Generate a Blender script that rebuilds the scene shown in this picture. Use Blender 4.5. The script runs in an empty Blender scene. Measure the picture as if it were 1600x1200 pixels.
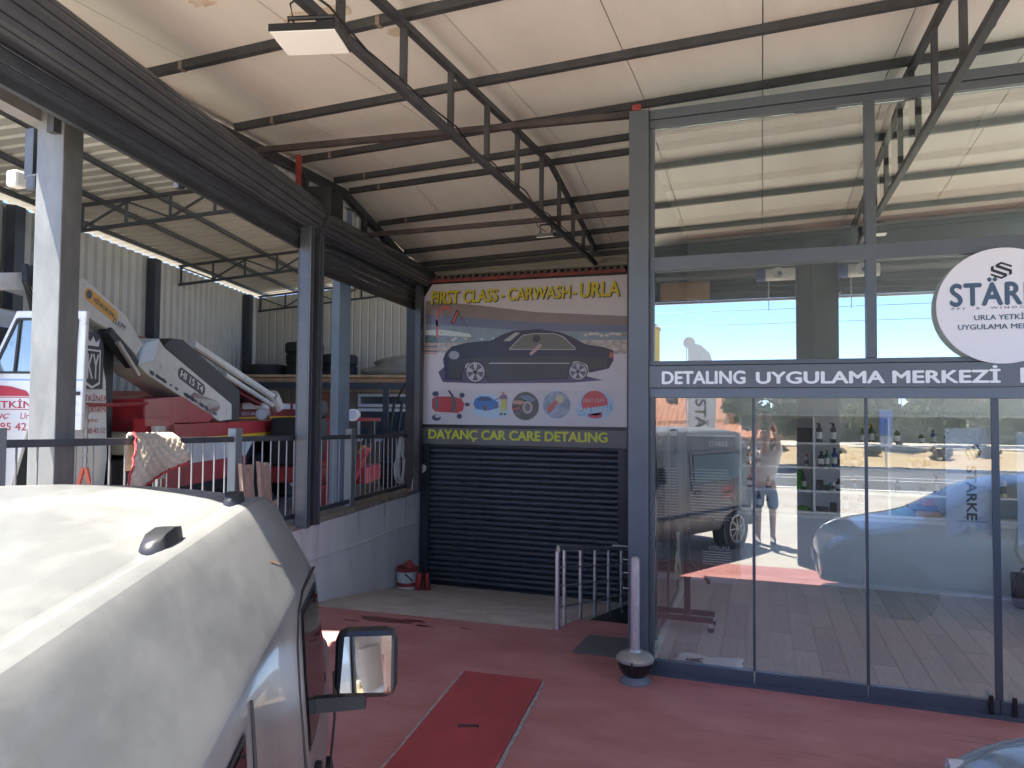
import bpy, bmesh, math, random
from mathutils import Vector, Matrix, Euler
R = math.radians
random.seed(7)
SC = bpy.context.scene
COL = SC.collection

# ------------------------------------------------------------------ camera
cd = bpy.data.cameras.new('camera'); cam = bpy.data.objects.new('camera', cd); COL.objects.link(cam)
cd.sensor_width = 36; cd.sensor_fit = 'HORIZONTAL'; cd.lens = 1117 / 1600 * 36
cd.clip_start = 0.03; cd.clip_end = 3000
_y, _p, _r = R(19.25), R(2.05), R(0.45)
FW = Vector((-math.sin(_y) * math.cos(_p), math.cos(_y) * math.cos(_p), math.sin(_p)))
R0 = Vector((math.cos(_y), math.sin(_y), 0)); U0 = R0.cross(FW)
RT = R0 * math.cos(_r) + U0 * math.sin(_r); UP = -R0 * math.sin(_r) + U0 * math.cos(_r)
M = Matrix((RT, UP, -FW)).transposed().to_4x4(); M.translation = (0, 0, 2.1)
cam.matrix_world = M
SC.camera = cam

# ------------------------------------------------------------------ sky, sun, exposure
SUN_EL = R(68); SUN_H = Vector((-0.54, -0.84)).normalized()
w = bpy.data.worlds.new('World'); SC.world = w; w.use_nodes = True
nt = w.node_tree; nt.nodes.clear()
wo = nt.nodes.new('ShaderNodeOutputWorld'); bg = nt.nodes.new('ShaderNodeBackground'); sk = nt.nodes.new('ShaderNodeTexSky')
sk.sky_type = 'NISHITA'; sk.sun_disc = False; sk.sun_elevation = SUN_EL
sk.sun_rotation = math.atan2(SUN_H.x, SUN_H.y) % (2 * math.pi)
sk.air_density = 0.4; sk.dust_density = 0.0; sk.ozone_density = 4.0
bg.inputs[1].default_value = 0.115
nt.links.new(sk.outputs[0], bg.inputs[0]); nt.links.new(bg.outputs[0], wo.inputs[0])
sd = bpy.data.lights.new('sun', 'SUN'); sd.energy = 3.7; sd.angle = R(0.5); sd.color = (1.0, 0.94, 0.85)
so = bpy.data.objects.new('sun', sd); COL.objects.link(so)
S = Vector((SUN_H.x * math.cos(SUN_EL), SUN_H.y * math.cos(SUN_EL), math.sin(SUN_EL)))
so.rotation_euler = (-S).to_track_quat('-Z', 'Y').to_euler(); so.location = (-6, -8, 20)
SC.view_settings.view_transform = 'Standard'; SC.view_settings.look = 'None'
SC.view_settings.exposure = 2.7; SC.view_settings.gamma = 1.0
SC.view_settings.use_curve_mapping = False
SC.cycles.max_bounces = 12; SC.cycles.diffuse_bounces = 5; SC.cycles.transparent_max_bounces = 24; SC.cycles.glossy_bounces = 5
SC.cycles.sample_clamp_indirect = 6
SC.cycles.use_denoising = True

# ------------------------------------------------------------------ materials
MATS = {}
def mat(name, col, rough=0.6, metal=0.0, var=0.0, scale=4.0, bump=0.0, bscale=None, col2=None, stretch=None, spec=0.5, coat=0.0, thr=None, emit=None):
    if name in MATS: return MATS[name]
    m = bpy.data.materials.new(name); m.use_nodes = True; n = m.node_tree.nodes; l = m.node_tree.links
    b = n['Principled BSDF']
    b.inputs['Base Color'].default_value = (*col, 1); b.inputs['Roughness'].default_value = rough; b.inputs['Metallic'].default_value = metal
    b.inputs['Specular IOR Level'].default_value = spec; b.inputs['Coat Weight'].default_value = coat
    tc = n.new('ShaderNodeTexCoord'); src = tc.outputs['Object']
    if stretch:
        mp = n.new('ShaderNodeMapping'); mp.inputs['Scale'].default_value = stretch; l.new(src, mp.inputs[0]); src = mp.outputs[0]
    if var or col2:
        no = n.new('ShaderNodeTexNoise'); no.inputs['Scale'].default_value = scale; no.inputs['Detail'].default_value = 8; no.inputs['Roughness'].default_value = 0.65
        l.new(src, no.inputs['Vector'])
        rp = n.new('ShaderNodeValToRGB')
        lo, hi = thr or (0.35, 0.68)
        rp.color_ramp.elements[0].position = lo; rp.color_ramp.elements[1].position = hi
        c2 = col2 or tuple(min(1, c * (1 + var)) for c in col); c1 = col if col2 else tuple(c * (1 - var) for c in col)
        rp.color_ramp.elements[0].color = (*c1, 1); rp.color_ramp.elements[1].color = (*c2, 1)
        l.new(no.outputs[0], rp.inputs[0]); l.new(rp.outputs[0], b.inputs['Base Color'])
        mr = n.new('ShaderNodeMapRange'); mr.inputs[3].default_value = max(0.02, rough - 0.12); mr.inputs[4].default_value = min(1, rough + 0.12)
        l.new(no.outputs[0], mr.inputs[0]); l.new(mr.outputs[0], b.inputs['Roughness'])
    if bump:
        nb = n.new('ShaderNodeTexNoise'); nb.inputs['Scale'].default_value = bscale or scale * 6; nb.inputs['Detail'].default_value = 5
        l.new(src, nb.inputs['Vector'])
        bp = n.new('ShaderNodeBump'); bp.inputs['Strength'].default_value = bump; bp.inputs['Distance'].default_value = 0.02
        l.new(nb.outputs[0], bp.inputs['Height']); l.new(bp.outputs[0], b.inputs['Normal'])
    if emit:
        b.inputs['Emission Color'].default_value = (*emit[:3], 1); b.inputs['Emission Strength'].default_value = emit[3]
    MATS[name] = m
    return m

def glass(name, refl, tint=(0.93, 0.96, 0.96), refl_tint=(1, 1, 1)):
    if name in MATS: return MATS[name]
    m = bpy.data.materials.new(name); m.use_nodes = True; n = m.node_tree.nodes; l = m.node_tree.links
    n.clear(); o = n.new('ShaderNodeOutputMaterial'); mx = n.new('ShaderNodeMixShader'); t = n.new('ShaderNodeBsdfTransparent'); g = n.new('ShaderNodeBsdfGlossy')
    g.inputs['Roughness'].default_value = 0.0; t.inputs[0].default_value = (*tint, 1); g.inputs[0].default_value = (*refl_tint, 1)
    fr = n.new('ShaderNodeFresnel'); fr.inputs[0].default_value = 1.5
    mr = n.new('ShaderNodeMapRange'); mr.inputs[1].default_value = 0.04; mr.inputs[2].default_value = 1; mr.inputs[3].default_value = refl; mr.inputs[4].default_value = 1
    l.new(fr.outputs[0], mr.inputs[0]); l.new(mr.outputs[0], mx.inputs[0]); l.new(t.outputs[0], mx.inputs[1]); l.new(g.outputs[0], mx.inputs[2])
    # a film of dust and wiped smudges
    tc = n.new('ShaderNodeTexCoord'); mp = n.new('ShaderNodeMapping'); mp.inputs['Scale'].default_value = (1.6, 1, .7); mp.inputs['Rotation'].default_value = (0, .6, 0)
    no = n.new('ShaderNodeTexNoise'); no.inputs['Scale'].default_value = 2.4; no.inputs['Detail'].default_value = 9; no.inputs['Distortion'].default_value = 1.2
    dr = n.new('ShaderNodeMapRange'); dr.inputs[1].default_value = .42; dr.inputs[2].default_value = .75; dr.inputs[3].default_value = .004; dr.inputs[4].default_value = .035
    df = n.new('ShaderNodeBsdfDiffuse'); df.inputs[0].default_value = (.6, .6, .58, 1); m2 = n.new('ShaderNodeMixShader')
    l.new(tc.outputs['Object'], mp.inputs[0]); l.new(mp.outputs[0], no.inputs['Vector']); l.new(no.outputs[0], dr.inputs[0]); l.new(dr.outputs[0], m2.inputs[0]); l.new(mx.outputs[0], m2.inputs[1]); l.new(df.outputs[0], m2.inputs[2]); l.new(m2.outputs[0], o.inputs[0])
    MATS[name] = m
    return m

# ------------------------------------------------------------------ mesh helpers
class MB:
    def __init__(s): s.v = []; s.f = []
    def add(s, vs, fs):
        k = len(s.v); s.v += [tuple(p) for p in vs]; s.f += [tuple(i + k for i in q) for q in fs]; return s
    def box(s, x0, x1, y0, y1, z0, z1):
        return s.add([(x0, y0, z0), (x1, y0, z0), (x1, y1, z0), (x0, y1, z0), (x0, y0, z1), (x1, y0, z1), (x1, y1, z1), (x0, y1, z1)],
                     [(0, 3, 2, 1), (4, 5, 6, 7), (0, 1, 5, 4), (1, 2, 6, 5), (2, 3, 7, 6), (3, 0, 4, 7)])
    def bar(s, p0, p1, w, h, up=(0, 0, 1), w2=None, h2=None):
        p0 = Vector(p0); p1 = Vector(p1); d = (p1 - p0).normalized(); u = Vector(up)
        if abs(d.dot(u)) > 0.98: u = Vector((1, 0, 0))
        a = d.cross(u).normalized(); b = a.cross(d).normalized()
        w2 = w if w2 is None else w2; h2 = h if h2 is None else h2
        vs = [p0 + a * i * w / 2 + b * j * h / 2 for i, j in ((-1, -1), (1, -1), (1, 1), (-1, 1))] + [p1 + a * i * w2 / 2 + b * j * h2 / 2 for i, j in ((-1, -1), (1, -1), (1, 1), (-1, 1))]
        return s.add(vs, [(0, 1, 2, 3), (7, 6, 5, 4), (0, 4, 5, 1), (1, 5, 6, 2), (2, 6, 7, 3), (3, 7, 4, 0)])
    def cyl(s, p0, p1, r, n=12, r2=None, cap=True):
        p0 = Vector(p0); p1 = Vector(p1); d = (p1 - p0).normalized(); u = Vector((0, 0, 1))
        if abs(d.z) > 0.98: u = Vector((1, 0, 0))
        a = d.cross(u).normalized(); b = a.cross(d); r2 = r if r2 is None else r2
        vs = []
        for i in range(n):
            t = 2 * math.pi * i / n; e = a * math.cos(t) + b * math.sin(t); vs += [p0 + e * r, p1 + e * r2]
        fs = [(2 * i, 2 * i + 1, (2 * i + 3) % (2 * n), (2 * i + 2) % (2 * n)) for i in range(n)]
        if cap: fs += [tuple(2 * i for i in range(n)), tuple(2 * i + 1 for i in reversed(range(n)))]
        return s.add(vs, fs)
    def tube(s, pts, r, n=6):
        pts = [Vector(p) for p in pts]; rings = []
        for i, p in enumerate(pts):
            d = (pts[min(i + 1, len(pts) - 1)] - pts[max(i - 1, 0)]).normalized(); u = Vector((0, 0, 1)) if abs(d.z) < 0.9 else Vector((1, 0, 0))
            a = d.cross(u).normalized(); b = a.cross(d)
            rings.append([p + (a * math.cos(2 * math.pi * k / n) + b * math.sin(2 * math.pi * k / n)) * r for k in range(n)])
        return s.rings(rings)
    def rings(s, rings, close=True, cap=True):
        n = len(rings[0]); vs = [p for q in rings for p in q]; fs = []
        for i in range(len(rings) - 1):
            for k in range(n if close else n - 1):
                fs.append((i * n + k, i * n + (k + 1) % n, (i + 1) * n + (k + 1) % n, (i + 1) * n + k))
        if cap and close: fs += [tuple(reversed(range(n))), tuple((len(rings) - 1) * n + k for k in range(n))]
        return s.add(vs, fs)
    def lathe(s, prof, c=(0, 0, 0), n=20):
        return s.rings([[(c[0] + r * math.cos(2 * math.pi * k / n), c[1] + r * math.sin(2 * math.pi * k / n), c[2] + z) for k in range(n)] for r, z in prof])
    def ext(s, pts, vec):
        n = len(pts); vec = Vector(vec); vs = [Vector(p) for p in pts]; vs += [p + vec for p in vs]
        return s.add(vs, [tuple(range(n)), tuple(reversed(range(n, 2 * n)))] + [(i, i + n, (i + 1) % n + n, (i + 1) % n) for i in range(n)])
    def flat(s, pts): return s.add(pts, [tuple(range(len(pts)))])
    def build(s, name, m, parent=None, smooth=False, bevel=0, fix=True):
        me = bpy.data.meshes.new(name); me.from_pydata(s.v, [], s.f); me.update()
        if fix and len(s.f) > 1:
            bm = bmesh.new(); bm.from_mesh(me); bmesh.ops.recalc_face_normals(bm, faces=bm.faces); bm.to_mesh(me); bm.free()
        return mkobj(name, me, m, parent, smooth, bevel)

def mkobj(name, me, m, parent=None, smooth=False, bevel=0):
    o = bpy.data.objects.new(name, me); COL.objects.link(o)
    if m and not me.materials: me.materials.append(m)
    if parent: o.parent = parent
    if smooth:
        me.polygons.foreach_set('use_smooth', [True] * len(me.polygons))
        try: me.set_sharp_from_angle(angle=R(40 if smooth is True else smooth))
        except Exception: pass
    if bevel:
        b = o.modifiers.new('bevel', 'BEVEL'); b.width = bevel; b.segments = 2; b.limit_method = 'ANGLE'
    return o
def tag(o, label, cat, group=None):
    o['label'] = label; o['category'] = cat
    if group: o['group'] = group
    return o
def struct(o): o['kind'] = 'structure'; return o
def stuff(o): o['kind'] = 'stuff'; return o
def thing(name, label, cat, loc=(0, 0, 0), rz=0, group=None):
    o = bpy.data.objects.new(name, None); COL.objects.link(o); o.empty_display_size = 0.1
    o.location = loc; o.rotation_euler = (0, 0, rz); tag(o, label, cat, group); return o
def bx(name, m, parent, x0, x1, y0, y1, z0, z1, bevel=0): return MB().box(x0, x1, y0, y1, z0, z1).build(name, m, parent, bevel=bevel)
def share(src, loc=(0, 0, 0), rot=None, parent=None, name=None, scale=None):
    o = src.copy(); COL.objects.link(o); o.parent = parent if parent else src.parent; o.location = loc
    if rot: o.rotation_euler = rot
    if scale: o.scale = scale
    return o
def copy_tree(o, parent=None):
    c = o.copy(); COL.objects.link(c); c.parent = parent
    for ch in list(o.children): copy_tree(ch, c)
    return c

def text(name, s, w, h, m, parent, org, xd=(1, 0, 0), yd=(0, 0, 1), bold=0.0, depth=0.004, shear=0, spacing=1.0):
    """lettering as a mesh, fitted to w x h with its lower-left corner at org"""
    cu = bpy.data.curves.new('t', 'FONT'); cu.body = s; cu.size = 1; cu.offset = 0.0; cu.shear = shear; cu.space_character = spacing; cu.resolution_u = 4
    t = bpy.data.objects.new('t', cu); COL.objects.link(t)
    bpy.context.view_layer.update()
    me = bpy.data.meshes.new_from_object(t)
    bpy.data.objects.remove(t); bpy.data.curves.remove(cu)
    xs = [v.co.x for v in me.vertices]; ys = [v.co.y for v in me.vertices]
    x0, y0 = min(xs), min(ys); sx = w / (max(xs) - x0); sy = h / (max(ys) - y0)
    X = Vector(xd).normalized(); Y = Vector(yd).normalized(); O = Vector(org)
    for v in me.vertices: v.co = O + X * ((v.co.x - x0) * sx) + Y * ((v.co.y - y0) * sy)
    me.name = name; me.update()
    if bold > .004:                                        # heavier stroke: thin layers a hair apart, each a little to the side
        nv = Y.cross(X) if False else X.cross(Y); vs = [v.co.copy() for v in me.vertices]; fs = [tuple(p.vertices) for p in me.polygons]; wgt = bold * sy * 1.0
        V_, F_ = [], []
        for j, (dx, dy) in enumerate(((-1, 0), (1, 0), (0, -1), (0, 1))):
            k = len(V_); V_ += [v + X * dx * wgt * sx / sy + Y * dy * wgt * .8 + nv * .0003 * j for v in vs]; F_ += [tuple(i + k for i in f) for f in fs]
        me = bpy.data.meshes.new(name); me.from_pydata(V_, [], F_); me.update()
    return mkobj(name, me, m, parent)

def weather(m, col, scale=8.0, lo=.55, hi=.7, amount=.6, stretch=None, detail=10, rough=None):
    """a further layer of wear over a material: patches of another colour with their own shape"""
    n = m.node_tree.nodes; l = m.node_tree.links; b = n['Principled BSDF']
    tc = n.new('ShaderNodeTexCoord'); src = tc.outputs['Object']
    mp = n.new('ShaderNodeMapping'); mp.inputs['Scale'].default_value = stretch or (1, 1, 1); mp.inputs['Location'].default_value = (scale, 2.7 * scale, 1.3); l.new(src, mp.inputs[0])
    no = n.new('ShaderNodeTexNoise'); no.inputs['Scale'].default_value = scale; no.inputs['Detail'].default_value = detail; no.inputs['Roughness'].default_value = .7; l.new(mp.outputs[0], no.inputs['Vector'])
    mr = n.new('ShaderNodeMapRange'); mr.inputs[1].default_value = lo; mr.inputs[2].default_value = hi; mr.inputs[3].default_value = 0; mr.inputs[4].default_value = amount; l.new(no.outputs[0], mr.inputs[0])
    mx = n.new('ShaderNodeMixRGB'); l.new(mr.outputs[0], mx.inputs[0]); mx.inputs[2].default_value = (*col, 1)
    lk = b.inputs['Base Color'].links
    if lk: l.new(lk[0].from_socket, mx.inputs[1])
    else: mx.inputs[1].default_value = b.inputs['Base Color'].default_value
    l.new(mx.outputs[0], b.inputs['Base Color'])
    return m
# ------------------------------------------------------------------ setting
M_red = mat('red_floor_paint', (0.39, 0.135, 0.12), 0.5, scale=2.2, col2=(0.53, 0.27, 0.245), bump=0.12, bscale=30, thr=(0.3, 0.8), stretch=(0.6, 1.4, 1))
M_redlid = mat('red_lid_paint', (0.40, 0.065, 0.065), 0.5, var=0.14, scale=3, bump=0.05)
M_conc = mat('concrete', (0.56, 0.525, 0.47), 0.85, var=0.16, scale=3.5, bump=0.35, bscale=40)
M_yard = mat('yard_concrete', (0.47, 0.44, 0.38), 0.9, var=0.14, scale=1.2, bump=0.2)
M_plaster = mat('painted_plaster', (0.68, 0.70, 0.69), 0.8, col2=(0.78, 0.79, 0.77), scale=2.5, bump=0.15, bscale=20, stretch=(1, 1, 0.35), thr=(0.3, 0.55))
M_earth = mat('dry_earth', (0.30, 0.22, 0.13), 0.95, var=0.3, scale=1.5, bump=0.4)
M_asph = mat('asphalt', (0.11, 0.115, 0.12), 0.9, var=0.2, scale=2, bump=0.2)
M_white = mat('white_paint', (0.75, 0.75, 0.72), 0.6, var=0.08)
M_dark = mat('anthracite_metal', (0.035, 0.039, 0.045), 0.42, var=0.25, scale=3, spec=0.45)
M_steel = mat('dark_steel', (0.045, 0.046, 0.048), 0.55, var=0.3, scale=5)
M_steelb = mat('rusty_steel', (0.055, 0.042, 0.04), 0.6, var=0.4, scale=6)
M_redpri = mat('red_primer', (0.30, 0.05, 0.04), 0.6, var=0.25)
M_ceil = mat('cream_panel', (0.75, 0.705, 0.61), 0.42, var=0.05, scale=1.6, bump=0.05, bscale=6, stretch=(2.5, 0.4, 1))
M_beige = mat('beige_sheet', (0.38, 0.355, 0.29), 0.5, var=0.08, scale=2)
M_frame = mat('grey_frame', (0.085, 0.10, 0.112), 0.42, var=0.08, scale=2)
M_silver = mat('brushed_steel', (0.72, 0.72, 0.73), 0.36, metal=0.85)
M_black = mat('black_plastic', (0.012, 0.012, 0.013), 0.4)
M_rubber = mat('rubber', (0.018, 0.018, 0.018), 0.8, var=0.3, scale=12)
M_offw = mat('off_white', (0.68, 0.67, 0.63), 0.5, var=0.06)
M_yel = mat('sign_yellow', (0.72, 0.62, 0.02), 0.5)

weather(M_red, (.48, .32, .31), 26, .56, .74, .5, (.5, 1.8, 1)); weather(M_red, (.20, .075, .075), 1.1, .54, .70, .6, (.5, 1.4, 1)); weather(M_red, (.15, .09, .09), 5, .60, .68, .6, (.18, 2.8, 1)); weather(M_red, (.17, .10, .10), 60, .66, .72, .6)
weather(M_redlid, (.30, .05, .05), 5, .5, .7, .5, (1, .4, 1)); weather(M_redlid, (.5, .25, .24), 30, .6, .75, .35)
weather(M_plaster, (.36, .35, .31), 3.2, .55, .72, .5, (1, 1, .22)); weather(M_plaster, (.30, .27, .22), 14, .64, .72, .5)
weather(M_ceil, (.55, .46, .33), .9, .60, .75, .35); weather(M_steel, (.13, .07, .05), 9, .62, .72, .5); weather(M_conc, (.30, .27, .23), 2.2, .55, .7, .6); weather(M_conc, (.25, .22, .19), 12, .62, .7, .5)
def Lx(y): return -4.61 - 0.1034 * (y - 6.84)          # the line of the left wall and shutters
def rz_(x, y): return 4.93 + 0.03 * (x + 2.2) - (0.065 * (7.5 - y) if y < 7.5 else 0.2 * (y - 7.5))   # underside of canopy panels

# ground: dry earth to the horizon, on it the yard, road and floors
g = MB(); g.box(-700, 700, -700, 700, -1.2, -1.0)
struct(g.build('ground', M_earth))
y_ = MB(); y_.box(-60, 60, -9.6, 1.38, -0.9, -0.006); struct(y_.build('concrete_yard', M_yard)); struct(MB().box(14.004, 60, 1.384, 40, -0.9, -0.008).build('bounce_yard', M_yard)); struct(MB().box(6.32, 14.0, 5.846, 40, -0.9, -0.008).build('bounce_yard', M_yard))  # side slabs: unseen sunlit ground, added to bounce light into the shop
y_ = MB()                                              # red painted floor, cut out where the ramp and the stairwell drop away
y_.ext([(-4.05, 1.385, -0.3), (14, 1.385, -0.3), (14, 5.84, -0.3), (-1.0, 5.84, -0.3), (-1.0, 7.1, -0.3), (-1.74, 7.1, -0.3), (-1.9, 6.66, -0.3), (-4.56, 6.56, -0.3)], (0, 0, 0.3))
struct(y_.build('red_floor', M_red))
rp = MB()
NR = 8
for i in range(NR):
    a, b = i / NR, (i + 1) / NR
    P = lambda t: ((Lx(6.56) + (Lx(10.1) - Lx(6.56)) * t, 6.56 + 3.54 * t), (-1.9 + 0.24 * t, 6.665 + 3.435 * t), -0.56 * min(1, t * 1.06) ** 1.15 - 0.002)
    (l0, r0, z0), (l1, r1, z1) = P(a), P(b)
    rp.ext([(*l0, z0), (*r0, z0), (*r1, z1), (*l1, z1)], (0, 0, -0.4))
struct(rp.build('concrete_ramp', M_conc))
kb = MB()                                              # side of the ramp toward the stairwell
kb.ext([(-1.9, 6.68, 0.0), (-1.66, 10.1, -0.5), (-1.66, 10.1, -1.6), (-1.9, 6.68, -1.6)], (0.10, 0, 0))
struct(kb.build('ramp_kerb', mat('kerb_concrete', (0.36, 0.36, 0.34), 0.85, var=0.15, scale=4, bump=0.2)))
bx_ = MB().box(-1.78, -1.0, 7.1, 10.1, -1.7, -1.6); struct(bx_.build('stairwell_floor', M_conc))
bx_ = MB().box(-1.78, -1.0, 7.09, 7.1, -1.6, -0.01); struct(bx_.build('stairwell_side', M_conc))
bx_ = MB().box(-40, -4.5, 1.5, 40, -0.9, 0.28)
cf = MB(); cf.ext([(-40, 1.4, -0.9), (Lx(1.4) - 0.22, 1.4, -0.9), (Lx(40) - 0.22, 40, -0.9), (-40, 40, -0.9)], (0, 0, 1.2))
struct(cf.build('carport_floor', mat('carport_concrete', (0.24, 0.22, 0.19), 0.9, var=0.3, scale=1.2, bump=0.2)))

# lid of the service pit
pit = thing('pit_cover', 'bright red rectangular pit lid set in a chipped concrete rim in the floor', 'pit cover', (0, 0, 0))
q = [(-2.23, 5.30), (-1.60, 5.33), (-1.44, 3.6), (-2.05, 3.55)]
MB().ext([(*p, 0.004) for p in q], (0, 0, 0.03)).build('lid', M_redlid, pit, bevel=0.006)
def rim(a, b, wid, jit, name):
    m_ = MB(); a = Vector((*a, 0.003)); b = Vector((*b, 0.003)); d = (b - a).normalized(); n = Vector((-d.y, d.x, 0)); N = 26; pts = []
    for i in range(N + 1): pts.append(a + (b - a) * i / N - n * 0.004)
    for i in range(N, -1, -1): pts.append(a + (b - a) * i / N - n * (wid * (0.6 + jit * random.random())))
    return m_.ext(pts, (0, 0, 0.012)).build(name, mat('chipped_mortar', (0.40, 0.38, 0.36), 0.9, var=0.25, scale=18, bump=0.6, bscale=60), pit)
cen = [q[0], q[1], q[2], q[3]]
rim(q[1], q[0], 0.045, 0.4, 'rim'); rim(q[0], q[3], 0.035, 0.55, 'rim'); rim(q[2], q[1], 0.022, 0.8, 'rim')
MB().cyl((-1.87, 4.36, 0.043), (-1.75, 4.40, 0.043), 0.006, 6).cyl((-1.87, 4.36, 0.03), (-1.87, 4.36, 0.045), 0.006, 6).cyl((-1.75, 4.40, 0.03), (-1.75, 4.40, 0.045), 0.006, 6).build('handle', M_steelb, pit)

# mat by the shop corner
mt = MB(); mt.ext([(-1.53, 6.6, 0.002), (-1.02, 6.63, 0.002), (-1.02, 6.1, 0.002), (-1.56, 6.1, 0.002)], (0, 0, 0.012))
tag(mt.build('rubber_mat', mat('grey_rubber_mat', (0.12, 0.12, 0.118), 0.85, var=0.15, scale=30, bump=0.4, bscale=200), bevel=0.004), 'flat grey mat on the red floor by the shop corner', 'mat')

# retaining wall along the ramp
rw = MB(); N = 14; sec = []
for i in range(N + 1):
    y = 1.5 + (9.95 - 1.5) * i / N; x = Lx(y); sec.append([(x, y, -0.9), (x, y, 0.86), (x - 0.22, y, 0.88), (x - 0.22, y, -0.9)])
rw.rings(sec); wall = rw.build('retaining_wall', M_plaster)
tag(wall, 'low whitewashed concrete retaining wall with rain stains beside the ramp', 'wall')
cp = MB(); sec = []
for i in range(N + 1):
    y = 1.5 + (9.9 - 1.5) * i / N; x = Lx(y); zz = 0.864 + 0.006 * math.sin(i * 2.3); sec.append([(x + 0.012, y, zz - 0.03), (x + 0.012, y, zz + 0.025), (x - 0.23, y, zz + 0.03), (x - 0.23, y, zz - 0.01)])
cp.rings(sec).build('coping', mat('stained_coping', (0.30, 0.27, 0.22), 0.9, var=0.35, scale=9, bump=0.5), wall)
pp = []
for i in range(24):
    y = 5.5 + 4.3 * i / 23; pp.append((Lx(y) + 0.008, y, 0.46 - 0.05 * (y - 6.5) / 3 + 0.012 * math.sin(y * 3.0)))
MB().tube(pp, 0.014, 6).build('cable', M_plaster, wall)
for y, h_ in ((7.75, 0.24), (8.55, 0.38), (9.3, 0.5)):   # rain streaks below the coping
    MB().ext([(Lx(y) + 0.001, y - 0.02, 0.84), (Lx(y) + 0.001, y + 0.03, 0.84), (Lx(y) + 0.001, y + 0.012, 0.84 - h_), (Lx(y) + 0.001, y - 0.006, 0.84 - h_)], (0.0015, 0, 0)).build('stain', mat('stain', (0.58, 0.58, 0.54), 0.9, var=0.3, scale=12), wall)

# ------------------------------------------------------------------ canopy roof
roof = thing('canopy_roof', 'canopy roof of cream insulated panels on dark steel trusses over the red floor', 'roof', (0, 0, 0))
XE = 6.5
i = 0; x = -4.98
random.seed(3)
while x < XE - 0.05:
    x1 = min(x + 1.0, XE)
    for (ya, yb) in ((1.0, 5.997), (6.003, 7.497), (7.503, 10.05)) if x > 2.9 else ((1.0, 7.497), (7.503, 10.05)):
        a0 = x + 0.004; a1 = x1 - 0.004; dz = random.uniform(-0.003, 0.003)
        rl_ = x > 2.9 and ya > 5                              # unseen glazed panels, added to bring daylight into the shop
        la, lb_ = max(a0, Lx(ya) - .32), max(a0, Lx(yb) - .32)
        MB().ext([(la, ya, rz_(la, ya) + dz), (a1, ya, rz_(a1, ya) + dz), (a1, yb, rz_(a1, yb) + dz), (lb_, yb, rz_(lb_, yb) + dz)], (0, 0, 0.01 if rl_ else 0.05)).build('roof_pane' if rl_ else 'panel', glass('added_roof_glass', .06) if rl_ else M_ceil, roof)
    x = x1
# metal outer sheet above the seams keeps daylight out
for (xa, xb, ya, yb) in ((-5.1, XE, 1.0, 6.0), (-5.1, 3.02, 6.0, 7.5), (-5.1, 3.02, 7.5, 10.05)):
    xc = max(xa, Lx(yb) - .34); xa = max(xa, Lx(ya) - .34)
    MB().ext([(xa, ya, rz_(xa, ya) + 0.055), (xb, ya, rz_(xb, ya) + 0.055), (xb, yb, rz_(xb, yb) + 0.055), (xc, yb, rz_(xc, yb) + 0.055)], (0, 0, 0.01)).build('roof_sheet', M_beige, roof)
for y in (1.1, 1.9, 2.9, 4.1, 5.3, 6.38, 7.22, 7.62, 8.5, 9.42, 9.9):
    xl = Lx(y) - 0.12
    MB().bar((xl, y, rz_(xl, y) - 0.034), (XE, y, rz_(XE, y) - 0.034), 0.05, 0.062).build('purlin', M_steel, roof)
for y in (4.1, 5.3, 6.38, 7.22, 7.62, 8.5):           # weld-bracket marks near the left end
    for xx in (Lx(y) + 0.28, -2.7 + 0.3 * math.sin(y * 5)):
        MB().box(xx, xx + 0.03, y - 0.029, y + 0.029, rz_(xx, y) - 0.068, rz_(xx, y) - 0.01).build('bracket', mat('weld_tan', (0.22, 0.17, 0.12), 0.7), roof)
# wall beam with its cables and the posts under the left eaves
MB().bar((Lx(1.1) - 0.15, 1.1, rz_(-4.4, 1.1) - 0.11), (Lx(7.5) - 0.15, 7.5, rz_(-4.8, 7.5) - 0.11), 0.07, 0.09).build('eaves_beam', M_steel, roof)
MB().bar((Lx(7.5) - 0.15, 7.5, rz_(-4.8, 7.5) - 0.11), (Lx(10) - 0.15, 10.0, rz_(-5, 10) - 0.11), 0.07, 0.09).build('eaves_beam', M_steel, roof)
for y, ww in ((3.4, .06), (4.6, .06), (5.9, .06), (6.6, .05), (7.35, .16), (8.1, .06), (8.75, .06), (9.3, .06)):
    xx = Lx(y) - 0.15
    MB().box(xx - 0.03, xx + 0.03, y - ww / 2, y + ww / 2, 3.9, rz_(xx, y) - 0.14).build('wall_post', M_steel, roof)
MB().box(Lx(9.85) - 0.2, Lx(9.85) - 0.05, 9.75, 9.95, 0.8, rz_(-5, 9.9) - 0.15).build('corner_column', M_dark, roof)

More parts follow.
